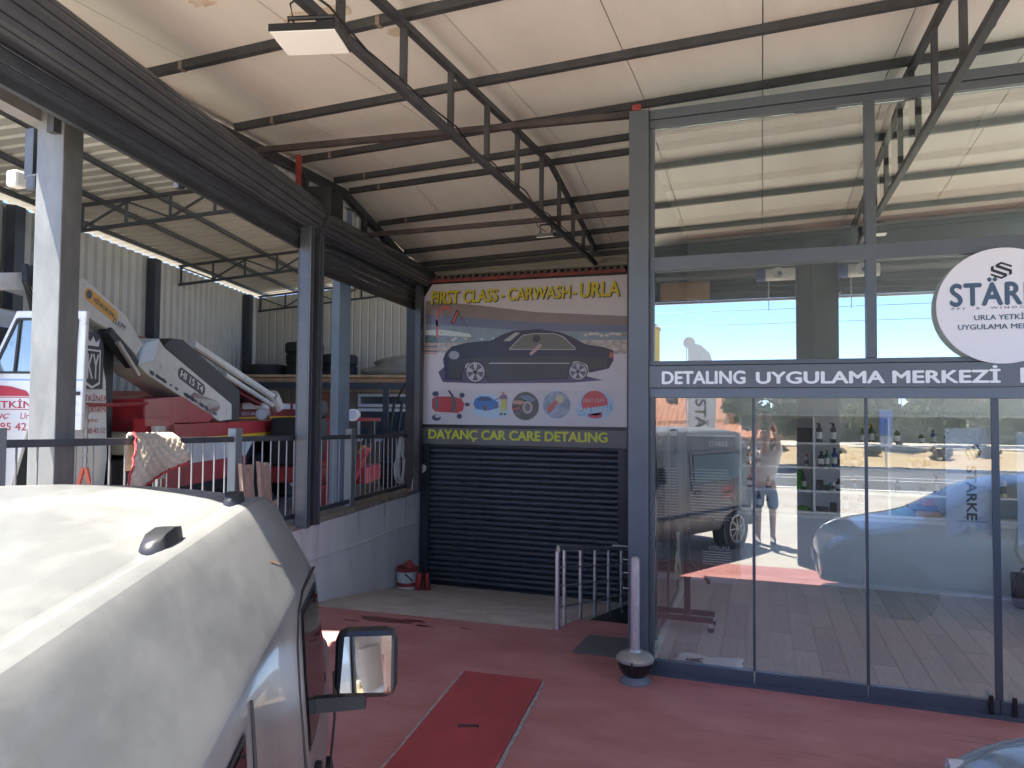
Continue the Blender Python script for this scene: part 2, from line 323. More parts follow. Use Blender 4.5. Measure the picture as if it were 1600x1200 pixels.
def truss(X):
    t = MB(); t.bar((X, 1.2, 4.18), (X, 9.85, 4.17), 0.05, 0.05); tr = t.build('truss', M_steel, roof)
    up = lambda y: rz_(X, y) - 0.094
    MB().bar((X, 1.2, up(1.2)), (X, 7.5, up(7.5)), 0.05, 0.05).build('chord', M_steel, tr)
    MB().bar((X, 7.5, up(7.5)), (X, 9.85, up(9.85)), 0.05, 0.05).build('chord', M_steel, tr)
    for y in (1.5, 2.6, 3.36, 4.1, 4.85, 5.6, 6.4, 7.2, 7.9, 8.55, 9.1, 9.6):
        MB().box(X - 0.02, X + 0.02, y - 0.02, y + 0.02, 4.2, up(y) - 0.02).build('web_post', M_steel, tr)
    return tr
for X in (-2.2, 1.15, 4.5): truss(X)
for X, sd_ in ((-2.2, 1), (1.15, 2), (1.15, 3)):             # slack electric cable tied along the truss
    random.seed(sd_); MB().tube([(X + .03 + .02 * math.sin(i_ * 1.7 + sd_), 1.5 + i_ * .42, 4.215 - .03 * (i_ % 2) + .02 * sd_ * random.random()) for i_ in range(19)], .007, 5).build('cable', M_black, roof)
MB().bar((-4.72, 5.42, 4.5), (-1.0, 5.83, 4.545), 0.05, 0.05).build('tie_beam', M_steelb, roof)
MB().bar((-4.82, 5.41, 4.499), (-4.70, 5.423, 4.5), 0.053, 0.053).build('tie_end', M_redpri, roof)
MB().bar((-4.72, 7.68, 4.24), (-1.0, 7.62, 4.235), 0.05, 0.05).build('tie_beam', M_steelb, roof)
MB().bar((-4.85, 7.682, 4.24), (-4.70, 7.68, 4.24), 0.053, 0.053).build('tie_end', M_redpri, roof)
MB().bar((-1.0, 5.84, 4.6), (-0.93, 5.84, 4.6), 0.04, 0.05).build('tie_end', M_redpri, roof)
MB().bar((Lx(6.25) - 0.02, 6.25, 4.3), (Lx(6.25) - 0.02, 6.25, 4.75), 0.045, 0.045).build('red_pipe', M_redpri, roof)
MB().bar((-4.85, 9.86, 4.23), (-1.2, 9.86, 4.33), 0.05, 0.06).build('gable_beam', M_steel, roof)
# brown water stains on the panels
for (cx, cy, n, r) in ((-2.75, 3.95, 9, .13), (-2.35, 4.35, 6, .07), (-3.3, 3.5, 4, .05)):
    pts = []
    for k in range(18):
        t = 2 * math.pi * k / 18; rr = r * (0.5 + 0.7 * random.random()); xx = cx + 1.8 * rr * math.cos(t); yy = cy + rr * math.sin(t); pts.append((xx, yy, rz_(xx, yy) - 0.005))
    MB().ext(pts, (0, 0, 0.002)).build('stain', mat('water_stain', (0.52, 0.39, 0.24), 0.6, col2=(0.68, 0.60, 0.48), scale=14), roof)

# corrugated strip wall under the left eaves
def corrugated(p0, p1, zb, zt, pitch, depth, name, m, parent=None, zt2=None, zb2=None, thick=0.004, flatw=0.5):
    """vertical-ribbed sheet between plan points p0 and p1 as one folded sheet with thickness"""
    p0 = Vector((*p0, 0)); p1 = Vector((*p1, 0)); L = (p1 - p0).length; d = (p1 - p0) / L; n = Vector((-d.y, d.x, 0))
    pr = []; k = 0; s_ = 0
    while s_ < L:
        for f_, o_ in ((0, 0), (0.5 * flatw, 0), (0.5 * flatw + 0.12, 1), (1 - 0.5 * flatw, 1), (1 - 0.5 * flatw + 0.12, 0)):
            t = s_ + f_ * pitch
            if t <= L and (not pr or t > pr[-1][0]): pr.append((t, o_ * depth))
        s_ += pitch
    pr.append((L, 0)); rows = []
    zt2 = zt if zt2 is None else zt2; zb2 = zb if zb2 is None else zb2
    for t, o_ in pr:
        q = p0 + d * t + n * o_; a = t / L; z0 = zb + (zb2 - zb) * a; z1 = zt + (zt2 - zt) * a
        rows.append([(q.x, q.y, z0), (q.x, q.y, z1), (q.x + n.x * thick, q.y + n.y * thick, z1), (q.x + n.x * thick, q.y + n.y * thick, z0)])
    return MB().rings(rows).build(name, m, parent)
M_beige2 = mat('pale_sheet', (0.60, 0.60, 0.57), 0.45, var=0.06, scale=2)
us = corrugated((Lx(1.2) - 0.21, 1.2), (Lx(7.45) - 0.21, 7.45), 4.22, rz_(-4.2, 1.2) - 0.02, 0.22, 0.035, 'strip_wall', M_beige2, None, rz_(-4.8, 7.45) - 0.02, flatw=0.55)
tag(us, 'pale ribbed sheet metal strip above the rolled shutters under the eaves', 'wall')
us2 = corrugated((Lx(7.46) - 0.21, 7.46), (Lx(9.5) - 0.21, 9.5), 4.0, rz_(-4.8, 7.46) - 0.02, 0.22, 0.035, 'sheet', M_beige2, us, rz_(-5, 9.5) - 0.02, flatw=0.55)
# gable above the billboard: beige sheet with horizontal ribs
gb = thing('gable_wall', 'beige ribbed gable sheet with a red corrugated strip above the billboard', 'wall', (0, 0, 0))
for k in range(5):
    z = 3.93 + k * 0.105
    MB().ext([(-5.0, 10.0, z), (-5.0, 9.97, z + 0.02), (-5.0, 9.97, z + 0.07), (-5.0, 10.0, z + 0.09), (-5.0, 10.0, z + 0.105), (-5.0, 10.03, z + 0.105), (-5.0, 10.03, z)], (4.0, 0, 0)).build('rib_sheet', M_beige, gb)
MB().bar((-4.72, 9.76, 4.035), (-1.76, 9.76, 4.035), .03, .05).build('red_strip', mat('red_sheet', (0.26, 0.055, 0.04), 0.6, var=0.3, scale=9), gb)
for k in range(30):
    xx = -4.7 + k * 0.1
    MB().cyl((xx, 9.70, 4.062), (xx, 9.97, 4.11), 0.03, 6).build('corrugation', mat('dark_sheet', (0.06, 0.05, 0.05), 0.6, var=0.3, scale=9), gb)

# fascia: rolled front shutter of the canopy, toward the street
M_brown = mat('brown_guide', (0.04, 0.033, 0.035), 0.45, var=0.15)
def front_shutter(x0, x1, label):
    t = thing('roller_shutter', label, 'roller shutter', (0, 0, 0), group='rolled shutters of the canopy street front')
    MB().cyl((x0, 1.2, 4.16), (x1, 1.2, 4.16), 0.19, 14).build('coil', M_dark, t, smooth=True)
    for k in range(7): MB().box(x0, x1, 1.03, 1.045, 3.71 + k * 0.085, 3.71 + k * 0.085 + 0.0848).build('slat', M_brown, t, bevel=0.008)
    bx('bottom_bar', M_silver, t, x0, x1, 1.02, 1.055, 3.67, 3.705)
    for xe in (x0, x1): bx('end_plate', M_dark, t, xe - 0.006, xe + 0.006, 0.99, 1.4, 3.7, 4.37)
    return t
front_shutter(-1.5, 0.46, 'rolled street shutter of the canopy between the van bay and the wide column')
front_shutter(1.0, 5.0, 'wide rolled street shutter of the canopy right of the wide column')
fc = thing('street_column', 'wide dark brown steel column carrying the street side of the canopy', 'column', (0, 0, 0))
bx('guide', M_brown, fc, 0.46, 0.66, 0.98, 1.12, 0, 4.275); bx('post', M_brown, fc, 0.663, 0.83, 0.94, 1.16, 0, 4.42); bx('guide', M_brown, fc, 0.833, 1.0, 0.98, 1.12, 0, 4.275)
bm_ = MB().ext([(-4.6, 0.93, 4.28), (XE, 0.93, 4.28), (XE, 0.93, rz_(XE, 1) + .04), (-4.6, 0.93, rz_(-4.6, 1) + .04)], (0, .09, 0)); bm_.build('fascia_beam', M_dark, roof)
# ------------------------------------------------------------------ shutters, billboard, signs
M_slat = mat('slat_metal', (0.062, 0.068, 0.078), 0.36, var=0.15, scale=3, spec=0.5, bump=.25, bscale=1.6); weather(M_slat, (.13, .125, .115), 3, .54, .75, .5, (.6, 1, 2.5)); weather(M_slat, (.16, .15, .14), 30, .64, .74, .4)
def side_shutter(y0, y1, zc, r, zbot, label, Lx=Lx):
    t = thing('roller_shutter', label, 'roller shutter', (0, 0, 0))
    d = Vector((Lx(y1) - Lx(y0), y1 - y0, 0)).normalized(); n = Vector((d.y, -d.x, 0))
    A = Vector((Lx(y0), y0, zc)) + n * 0.06; B = Vector((Lx(y1), y1, zc)) + n * 0.06
    ring = []
    for P_ in (A, B):                                   # the rolled slats: stepped round coil
        rr = []
        K = 15
        for k in range(K):
            for f_, o_ in ((0.0, -0.012), (0.08, 0.0), (0.55, 0.006), (0.92, 0.0)):
                th = 2 * math.pi * (k + f_) / K; rr.append(P_ + n * math.cos(th) * (r + o_) + Vector((0, 0, math.sin(th) * (r + o_))))
        ring.append(rr)
    MB().rings(ring).build('coil', M_slat, t, smooth=25)
    z = zbot + 0.05; hs = 0.083
    while z + hs < zc + 0.02:
        P0 = Vector((Lx(y0), y0, z)) - n * 0.05; P1 = Vector((Lx(y1), y1, z)) - n * 0.05
        prof = [(0, 0), (0.014, 0.018), (0.014, 0.06), (0, hs - 0.006), (-0.008, hs - 0.006), (-0.008, 0)]
        MB().rings([[P_ + n * a + Vector((0, 0, b)) for a, b in prof] for P_ in (P0, P1)]).build('slat', M_slat, t, smooth=30)
        z += hs
    MB().bar(Vector((Lx(y0), y0, zbot + 0.022)) - n * 0.048, Vector((Lx(y1), y1, zbot + 0.022)) - n * 0.048, 0.04, 0.05).build('bottom_bar', M_dark, t)
    # end bracket
    for P_, s_ in ((B, 1),):
        MB().ext([P_ + n * (r + .05) + Vector((0, 0, r * .2)), P_ + n * (r + .05) + Vector((0, 0, r + .12)), P_ - n * .1 + Vector((0, 0, r + .12)), P_ - n * .1 - Vector((0, 0, r + .16)), P_ + n * .02 - Vector((0, 0, r + .16)), P_ + n * (r * .75) - Vector((0, 0, r * .75))], d * 0.05).build('bracket', M_dark, t)
    return t
side_shutter(0.9, 6.36, 4.16, 0.17, 3.79, 'long rolled up dark shutter above the fence beside the white van', lambda y: -4.57 + .2235 * (6.36 - y))
side_shutter(6.47, 10.0, 4.10, 0.15, 3.6, 'shorter rolled up dark shutter above the fence next to the billboard')
# guide column between the two shutters
gc = thing('guide_column', 'black guide column between the two rolled shutters on the wall', 'column', (Lx(6.42) + 0.03, 6.42, 0.86), R(5.9))
bx('post', M_dark, gc, -0.09, 0.05, -0.07, 0.07, 0, 3.35); bx('guide', M_slat, gc, -0.03, 0.085, -0.145, -0.073, 0, 3.18, 0.004); bx('guide', M_slat, gc, -0.03, 0.085, 0.073, 0.14, 0, 3.12, 0.004)
bx('lip', M_frame, gc, 0.087, 0.10, -0.146, -0.125, 0, 3.17); bx('lip', M_frame, gc, 0.087, 0.10, -0.09, -0.074, 0, 3.17); bx('lip', M_frame, gc, 0.087, 0.10, 0.12, 0.139, 0, 3.1)
gc2 = thing('guide_column', 'black guide column at the corner of the billboard and the wall', 'column', (Lx(9.75) + 0.03, 9.7, 0.86), R(5.9))
bx('guide', M_slat, gc2, -0.03, 0.06, -0.1, 0.05, 0, 3.1, 0.004)

# closed garage shutter
gs = thing('garage_shutter', 'closed anthracite roller shutter at the foot of the concrete ramp', 'roller shutter', (0, 0, 0))
z = -0.56; hs = 0.0806
prof = [(0, 0), (-0.016, 0.014), (-0.026, 0.036), (-0.020, 0.058), (0, 0.074), (0.012, 0.074), (0.012, 0)]
sl = MB().rings([[(x_, 9.9 + a, b) for a, b in prof] for x_ in (-4.76, -1.88)]).build('slat', M_slat, gs, smooth=50)
sl.location.z = z + 0.06
k = 1
while z + 0.06 + (k + 1) * hs < 1.62:
    share(sl, (0, 0, z + 0.06 + k * hs)); k += 1
bx('bottom_bar', M_dark, gs, -4.76, -1.88, 9.875, 9.915, -0.57, -0.503)
for (a, b) in ((-4.90, -4.76), (-1.88, -1.78)):
    bx('guide_rail', M_dark, gs, a, b, 9.84, 9.95, -0.57, 1.6, 0.005)
bx('guide_rail', M_steelb, gs, -1.775, -1.74, 9.8, 9.95, -0.57, 1.62)
# black column beside the shop corner
tag(MB().box(-1.73, -1.62, 9.7, 9.98, -0.6, 4.3).build('side_column', M_dark), 'slim black steel column between the garage shutter and the shop', 'column')
tag(MB().box(-1.62, -0.98, 9.96, 10.06, -1.6, 3.9).build('back_wall', mat('dark_back_wall', (0.10, 0.10, 0.10), 0.8, var=.2)), 'dark recessed wall strip at the end of the stairwell', 'wall')
tag(MB().box(-5.15, -1.62, 9.99, 10.12, -0.9, 3.93).build('garage_wall', mat('dark_render', (0.10, 0.10, 0.10), 0.8, var=.2)), 'dark wall that carries the garage shutter and the billboard', 'wall')

# long fascia sign over the garage shutter
sg = thing('shop_sign', 'grey fascia sign with yellow letters above the garage shutter', 'sign', (0, 0, 0))
bx('board', mat('sign_grey', (0.13, 0.135, 0.13), 0.4, var=0.15, scale=3), sg, -4.96, -1.74, 9.78, 9.86, 1.575, 1.83, 0.004)
text('lettering', 'DAYANÇ CAR CARE DETALING', 2.72, 0.165, mat('neon_yellow', (0.62, 0.66, 0.05), 0.5), sg, (-4.735, 9.7785, 1.625), bold=0.04, depth=0.002)
bx('bracket', M_offw, sg, -4.96, -4.8, 9.79, 9.85, 1.833, 1.85)

# billboard: printed banner on a frame; the print is thin flat layers on the banner
bb = thing('billboard', 'large printed carwash billboard with a dark coupe above the garage shutter', 'billboard', (0, 0, 0))
MB().ext([(-4.90, 9.80, 1.86), (-1.72, 9.80, 1.86), (-1.72, 9.80, 3.99), (-4.72, 9.80, 4.0), (-4.86, 9.80, 3.80)], (0, 0.03, 0)).build('banner', mat('banner_lilac', (0.60, 0.595, 0.62), 0.35, col2=(0.65, 0.64, 0.66), scale=1.0, bump=.35, bscale=1.3), bb)
for p, q_ in (((-4.93, 1.845), (-1.70, 1.845)), ((-1.70, 1.83), (-1.70, 4.02)), ((-4.73, 4.015), (-1.70, 4.005)), ((-4.92, 1.83), (-4.88, 3.8)), ((-4.88, 3.8), (-4.73, 4.015))):
    MB().bar((p[0], 9.795, p[1]), (q_[0], 9.795, q_[1]), 0.05, 0.035, up=(0, 1, 0)).build('frame', M_black, bb)
def BP(px, py):
    """picture grid of the print -> banner plane"""
    a = (px - 664) / (984 - 664); x_ = -4.885 + a * 3.155 + 0.03 * a * (1 - a) * 4 * -1
    top = 453 + (434 - 453) * a; bot = 664.5 + 3.5 * a
    return x_, 1.865 + (bot - py) / (bot - top) * 2.115
_ly = [0]
def pr(name, pts, col, layer, rough=0.4, var=0.0, parent=None, scale=3):
    col = tuple(min(.8, c * 1.25) for c in col)
    m_ = mat('print_%d_%d_%d' % tuple(int(c * 255) for c in col) + ('v' if var else ''), col, rough, var=var, scale=scale, bump=.35, bscale=1.3)
    Y_ = 9.8 - 0.0012 * layer
    v_ = [(BP(*p)[0], Y_, BP(*p)[1]) for p in pts]
    return MB().flat(v_).build(name, m_, parent or bb)
def ell(cx, cy, rx, ry, n=28, a0=0, a1=360): return [(cx + rx * math.cos(R(a0 + (a1 - a0) * k / n)), cy + ry * math.sin(R(a0 + (a1 - a0) * k / n))) for k in range(n + (a1 - a0 < 360))]
pr('printed_hills', [(671, 476), (760, 482), (850, 492), (983, 498), (983, 513), (850, 508), (760, 502), (670, 497)], (0.21, 0.175, 0.17), 1, var=.1)
pr('printed_sea', [(670, 497), (760, 502), (850, 508), (983, 513), (983, 522), (850, 521), (671, 512)], (0.13, 0.15, 0.23), 1)
pr('printed_sea', [(671, 512), (850, 521), (983, 522), (983, 545), (670, 545)], (0.20, 0.26, 0.30), 1, var=.08, scale=5)
pr('printed_beach', [(669, 541), (983, 534), (983, 560), (668, 560)], (0.42, 0.37, 0.34), 2, var=.35, scale=16)
pr('printed_sand', [(668, 555), (983, 556), (984, 612), (666, 612)], (0.55, 0.52, 0.54), 3, var=.05)
pr('printed_boat', [(670, 521), (700, 520), (747, 526), (750, 531), (670, 528)], (0.50, 0.56, 0.52), 4)
pr('printed_kiosk', [(670, 530), (692, 530), (692, 540), (670, 540)], (0.10, 0.15, 0.15), 5)
for k in range(5): pr('printed_kiosk', [(669, 541 + k * 3.6), (692, 541 + k * 3.6), (692, 543.4 + k * 3.6), (669, 543.4 + k * 3.6)], [(0.50, 0.28, 0.24), (0.12, 0.16, 0.18)][k % 2], 5)
for k in range(16): pr('printed_bathers', ell(705 + k * 5.6 + random.random() * 3, 533 + random.random() * 3, 2 + random.random() * 2, 1.8, 7), random.choice([(0.5, .5, .5), (0.55, .25, .3), (.2, .3, .35), (.5, .45, .3), (.25, .2, .2)]), 5)
for k in range(8): pr('printed_bathers', ell(925 + k * 7.5, 524 + random.random() * 5, 3 + random.random() * 3, 2.2, 7), random.choice([(0.5, .45, .4), (0.3, .2, .15), (.55, .5, .45)]), 5)
pr('printed_shadow', [(694, 585), (704, 577), (905, 585), (950, 596), (905, 600), (760, 602), (702, 600)], (0.085, 0.06, 0.13), 6)
body = [(704, 575), (702, 566), (706, 556), (716, 546), (740, 540), (782, 536), (800, 527), (818, 520.5), (845, 520), (866, 520), (888, 523), (905, 530), (924, 541), (952, 546), (964, 551), (964, 566), (958, 578), (930, 585), (928, 574), (920, 567), (908, 568), (902, 578), (900, 594), (780, 600), (772, 592), (768, 575), (757, 567), (742, 572), (736, 585), (735, 598), (706, 596)]
pr('printed_car', body, (0.03, 0.027, 0.05), 7)
pr('printed_car_side', [(712, 566), (780, 562), (900, 560), (955, 562), (955, 576), (930, 580), (928, 572), (910, 566), (900, 577), (898, 592), (782, 598), (772, 585), (765, 570), (748, 566), (735, 580), (733, 595), (712, 592)], (0.048, 0.05, 0.048), 8)
pr('printed_glass', [(811, 549), (826, 534), (834, 526.5), (850, 525), (878, 525.5), (893, 530), (910, 546), (910, 549)], (0.13, 0.13, 0.11), 9)
for a, b in (((811, 549), (832, 528)), ((832, 528), (850, 525)), ((850, 525), (880, 525)), ((880, 525), (893, 530)), ((893, 530), (911, 548)), ((811, 549.5), (911, 549.5))):
    dx, dy = b[0] - a[0], b[1] - a[1]; L_ = math.hypot(dx, dy); nx, ny = -dy / L_ * .5, dx / L_ * .5
    pr('printed_trim', [(a[0] + nx, a[1] + ny), (b[0] + nx, b[1] + ny), (b[0] - nx, b[1] - ny), (a[0] - nx, a[1] - ny)], (0.45, 0.43, 0.42), 10)
pr('printed_glass', [(801, 537), (820, 523.5), (828, 524), (812, 537)], (0.34, 0.34, 0.32), 9)
pr('printed_roof_hatch', [(835, 520), (862, 517.5), (863, 519.5), (840, 521.5)], (0.04, 0.035, 0.06), 9)
pr('printed_driver', ell(853, 533, 6, 6, 12), (0.05, 0.035, 0.04), 10)
pr('printed_arm', [(857, 541), (862, 543), (853, 552), (845, 559), (842, 556), (849, 549)], (0.42, 0.27, 0.25), 11)
pr('printed_lamp', ell(721, 559, 9, 6.5, 16), (0.30, 0.32, 0.37), 9)
pr('printed_moulding', [(779, 570.3), (902, 569.8), (902, 571), (779, 571.8)], (0.45, 0.45, 0.45), 9)
pr('printed_handle', [(864, 557), (877, 556.6), (877, 558.6), (864, 559)], (0.03, 0.03, 0.035), 9)
pr('printed_tail_lamp', [(959, 553), (964, 554), (963, 562), (958, 561)], (0.40, 0.10, 0.08), 9)
for cx, cy, r_ in ((757, 584.5, 15.5), (914.5, 583, 13)):
    pr('printed_tyre', ell(cx, cy, r_ * 1.08, r_ * 1.08), (0.03, 0.03, 0.03), 9)
    pr('printed_rim', ell(cx, cy, r_ * .96, r_ * .96), (0.42, 0.41, 0.44), 10); pr('printed_rim_well', ell(cx, cy, r_ * .84, r_ * .84), (0.10, 0.10, 0.11), 11)
    for k in range(5):
        for dd in (-8, 8):
            t = R(k * 72 - 90 + dd); c_, s_ = math.cos(t), math.sin(t); w_ = r_ * .07
            pr('printed_spoke', [(cx - s_ * w_, cy + c_ * w_), (cx + c_ * r_ * .86 - s_ * w_, cy + s_ * r_ * .86 + c_ * w_), (cx + c_ * r_ * .86 + s_ * w_, cy + s_ * r_ * .86 - c_ * w_), (cx + s_ * w_, cy - c_ * w_)], (0.50, 0.49, 0.52), 12)
# red speedometer arc with its needle
arc = [(705 + 16.5 * math.cos(R(a)), 506 + 22 * math.sin(R(a))) for a in range(150, 312, 9)]; arc2 = [(705 + 13.4 * math.cos(R(a)), 506 + 18.5 * math.sin(R(a))) for a in range(311, 149, -9)]
pr('printed_gauge', arc + arc2, (0.52, 0.10, 0.10), 8); pr('printed_gauge', [(688.5, 505), (692, 505), (693.5, 531), (690, 534)], (0.52, 0.14, 0.14), 8)
for k in range(6): pr('printed_tick', ell(698.5 - (k > 3) * 0, 500 + k * 6, 2, .9, 8), (0.50, 0.16, 0.16), 8)
for k in range(7): pr('printed_tick', ell(729 + k * 2.1 + (k % 2) * -2, 495 + k * 3.2, 1.5, 1.2, 7), (0.07, 0.06, 0.08), 8)
pr('printed_needle', [(724, 490), (729, 490), (722, 509), (718, 512), (714.5, 510)], (0.10, 0.02, 0.03), 8); pr('printed_needle', [(725.5, 492), (727.5, 492), (720, 508.5), (717, 509)], (0.58, 0.13, 0.10), 9)
# heading
M_py = mat('print_yellow', (0.66, 0.56, 0.03), 0.4); M_pk = mat('print_black', (0.02, 0.018, 0.02), 0.4)
for word, x0, x1, y0, y1 in (('FIRST', 681, 728, 481.5, 459.5), ('CLASS', 735.5, 791.5, 478.5, 456.5), ('-', 797, 802.5, 469.5, 466), ('CARWASH', 808.5, 902, 474.5, 450.5), ('-', 905.5, 911.5, 465, 461.5), ('URLA', 916.5, 972, 469.5, 444)):
    for dx, dz, m_, ly in ((0.014, -0.012, M_pk, 13), (0, 0, M_py, 14)):
        a = BP(x0, y0); b = BP(x1, y1); a2 = BP(x1, y0 - (x1 - x0) * 0.055)
        text('lettering', word, b[0] - a[0], b[1] - a2[1] if word != '-' else 0.03, m_, bb, (a[0] + dx, 9.8 - 0.0012 * ly, a[1] + dz), yd=(0.05, 0, 1), bold=0.03 if word != '-' else 0)
# five pictures along the foot of the print
pr('printed_red_car', [(684, 626), (690, 622), (720, 622), (734, 625), (739, 633), (737, 643), (728, 647), (690, 645), (684, 640)], (0.42, 0.05, 0.06), 8); pr('printed_windscreen', [(715, 623), (723, 623), (726, 634), (722, 646), (716, 646), (719, 634)], (0.09, 0.10, 0.11), 9); pr('printed_windscreen', [(689, 624), (695, 624), (695, 643), (689, 641)], (0.13, 0.14, 0.14), 9)
for q_ in (ell(690, 618, 6, 4, 9), ell(735, 620, 4.5, 4, 9), ell(744, 634, 4.5, 3, 9), ell(731, 652, 4.5, 4, 9), ell(692, 654, 8, 5, 9), [(711, 613), (714, 612), (722, 622), (718, 623)]): pr('printed_washer', q_, (0.06, 0.055, 0.10), 9)
pr('printed_washer', ell(694, 652, 5, 2.6, 9), (0.45, 0.44, 0.48), 10)
pr('printed_water', ell(782, 645, 30, 9), (0.36, 0.52, 0.64), 7); pr('printed_water', ell(775, 630, 22, 13), (0.42, 0.54, 0.66), 7)
pr('printed_blue_car', [(754, 633), (757, 625), (766, 621), (780, 621.5), (788, 627), (794, 630), (795, 638), (775, 643), (758, 641)], (0.05, 0.16, 0.42), 9); pr('printed_windscreen', [(759, 627), (766, 623), (779, 623.5), (785, 628), (770, 629)], (0.04, 0.07, 0.14), 10)
pr('printed_tyre', ell(773, 639, 3.6, 4.6, 12), (0.10, 0.11, 0.13), 10); pr('printed_tyre', ell(791, 636, 2.4, 3.6, 12), (0.10, 0.11, 0.13), 10)
pr('printed_overalls', [(799, 624), (806, 624), (807, 638), (805, 648), (803, 638), (801, 648), (798, 648)], (0.44, 0.48, 0.10), 9); pr('printed_boots', [(797, 647), (801.5, 647), (801, 650), (796.5, 650)], (0.06, 0.07, 0.10), 10); pr('printed_boots', [(803, 647), (806.5, 647), (807, 650), (803, 650)], (0.06, 0.07, 0.10), 10)
pr('printed_head', ell(801.5, 617, 2.4, 2.6, 12), (0.42, 0.26, 0.14), 10); pr('printed_jacket', [(797, 620), (807, 619), (809, 625), (798, 626)], (0.24, 0.12, 0.22), 10); pr('printed_hose', [(788, 627), (799, 622), (799, 623.4), (788, 628.2)], (0.05, 0.05, 0.07), 11)
pr('printed_disc', ell(836.5, 636, 20.6, 21.6), (0.085, 0.09, 0.085), 8, var=.3, scale=8); pr('printed_disc_ring', ell(840, 638, 7.5, 9.5), (0.42, 0.38, 0.33), 9); pr('printed_disc_hole', ell(840, 638, 4.6, 6.4), (0.14, 0.15, 0.16), 10); pr('printed_hand', [(817, 628), (829, 627), (836, 630), (830, 634), (818, 633)], (0.44, 0.26, 0.20), 10); pr('printed_hand', [(817, 640), (828, 637), (829, 640), (817, 643)], (0.42, 0.10, 0.09), 10); pr('printed_tool', [(828, 621), (842, 619), (852, 626), (848, 630), (834, 626)], (0.16, 0.20, 0.30), 9)
pr('printed_disc_edge', ell(883.5, 634, 21.4, 22), (0.50, 0.53, 0.60), 7); pr('printed_disc', ell(883.5, 634, 20.4, 21), (0.26, 0.32, 0.40), 8, var=.4, scale=6); pr('printed_sponge', ell(888, 625, 6, 7), (0.48, 0.44, 0.28), 10); pr('printed_hand', [(869, 640), (880, 628), (886, 628), (880, 640), (872, 648)], (0.44, 0.11, 0.09), 11)
pr('printed_splash', ell(939, 634, 25, 22, 9), (0.34, 0.48, 0.66), 8); pr('printed_splash', ell(939, 634, 25, 23, 11, 15, 375)[:11], (0.40, 0.52, 0.68), 7); pr('printed_badge', ell(938, 631, 18.5, 19), (0.50, 0.07, 0.08), 9); pr('printed_badge', ell(939, 650, 10, 4.5), (0.50, 0.07, 0.08), 9)
pr('printed_ribbon', [(913, 642), (962, 633), (963, 642), (915, 651)], (0.20, 0.40, 0.58), 10)
a = BP(922.5, 630.5); text('lettering', 'FIRST CLAS', 0.30, 0.045, mat('print_cream', (0.62, 0.5, 0.47), 0.4), bb, (a[0], 9.8 - .0138, a[1]), xd=(1, 0, .05), bold=.01)
a = BP(915.5, 648); text('lettering', 'CAR WASH', 0.43, 0.085, mat('print_ice', (0.62, 0.68, 0.74), 0.4), bb, (a[0], 9.8 - .0138, a[1]), xd=(1, 0, .09), yd=(.1, 0, 1), bold=.02)
# ------------------------------------------------------------------ glazed shop
YG = 5.88
sh = thing('shopfront', 'grey framed glass shopfront with white lettering on its header band', 'shopfront', (0, 0, 0))
XR = 6.2
bx('corner_post', M_frame, sh, -1.02, -0.86, YG - 0.09, YG + 0.09, 0, 4.56, 0.004)
bx('top_rail', M_frame, sh, -0.857, XR, YG - 0.06, YG + 0.06, 4.485, 4.56, 0.003); bx('top_rail', M_frame, sh, -0.857, XR, YG - 0.045, YG + 0.045, 4.42, 4.48, 0.003)
bx('transom', M_frame, sh, -0.857, XR, YG - 0.05, YG + 0.05, 3.235, 3.345, 0.003)
bx('header', mat('header_grey', (0.11, 0.125, 0.138), 0.42, var=0.06), sh, -0.857, XR, YG - 0.075, YG + 0.06, 2.285, 2.46, 0.003)
bx('header_track', mat('track_blue_grey', (0.12, 0.145, 0.172), 0.38, var=0.06), sh, -0.857, XR, YG - 0.055, YG + 0.06, 2.205, 2.28, 0.003)
bx('header_cap', M_frame, sh, -0.857, XR, YG - 0.06, YG + 0.05, 2.465, 2.5, 0.003)
bx('side_jamb', M_frame, sh, -0.857, -0.825, YG - 0.04, YG + 0.05, 0.0, 4.415)
M_sill = mat('sill_blue_grey', (0.075, 0.09, 0.115), 0.4, var=0.08)
bx('sill', M_sill, sh, -0.857, XR, YG - 0.075, YG - 0.03, 0.0, 0.022)
for x in (0.77, 2.42, 4.06): bx('mullion', M_frame, sh, x - 0.035, x + 0.035, YG - 0.049, YG + 0.049, 2.503, 4.417, 0.003)
M_gl_up = glass('mirror_film_glass', 0.40, (0.8, 0.84, 0.84), (0.95, 0.98, 0.93))
M_gl_lo = glass('clear_door_glass', 0.135, (0.97, 0.985, 0.985))
xs = [-0.825, 0.735, 0.805, 2.385, 2.455, 4.025, 4.095, XR]
for k in range(0, 8, 2):
    for (za, zb) in ((2.503, 3.232), (3.348, 4.417)): bx('pane', M_gl_up, sh, xs[k], xs[k + 1], YG - 0.004, YG + 0.004, za, zb)
seams = [-0.825, -0.06, 0.73, 1.55, 2.36, 3.17, 3.98, 4.79, 5.6, XR]
for k in range(len(seams) - 1):
    a, b = seams[k], seams[k + 1]
    bx('pane', M_gl_lo, sh, a + 0.012, b - 0.012, YG - 0.004, YG + 0.004, 0.108, 2.203)
    bx('sill_rail', M_sill, sh, a + 0.006, b - 0.006, YG - 0.029, YG + 0.03, 0.0, 0.106, 0.002)
    if k:
        ww = 0.022 if k in (3, 6) else 0.010
        bx('pane_edge', mat('edge_grey', (0.06, 0.075, 0.09), 0.4), sh, a - ww, a + ww, YG - 0.012, YG + 0.012, 0.107, 2.204)
for x in (1.49, 1.63, 3.9, 4.05): bx('stop_pin', M_black, sh, x - 0.012, x + 0.012, YG - 0.055, YG - 0.032, 0.0, 0.15)
M_lt = mat('white_lettering', (0.74, 0.77, 0.76), 0.5)
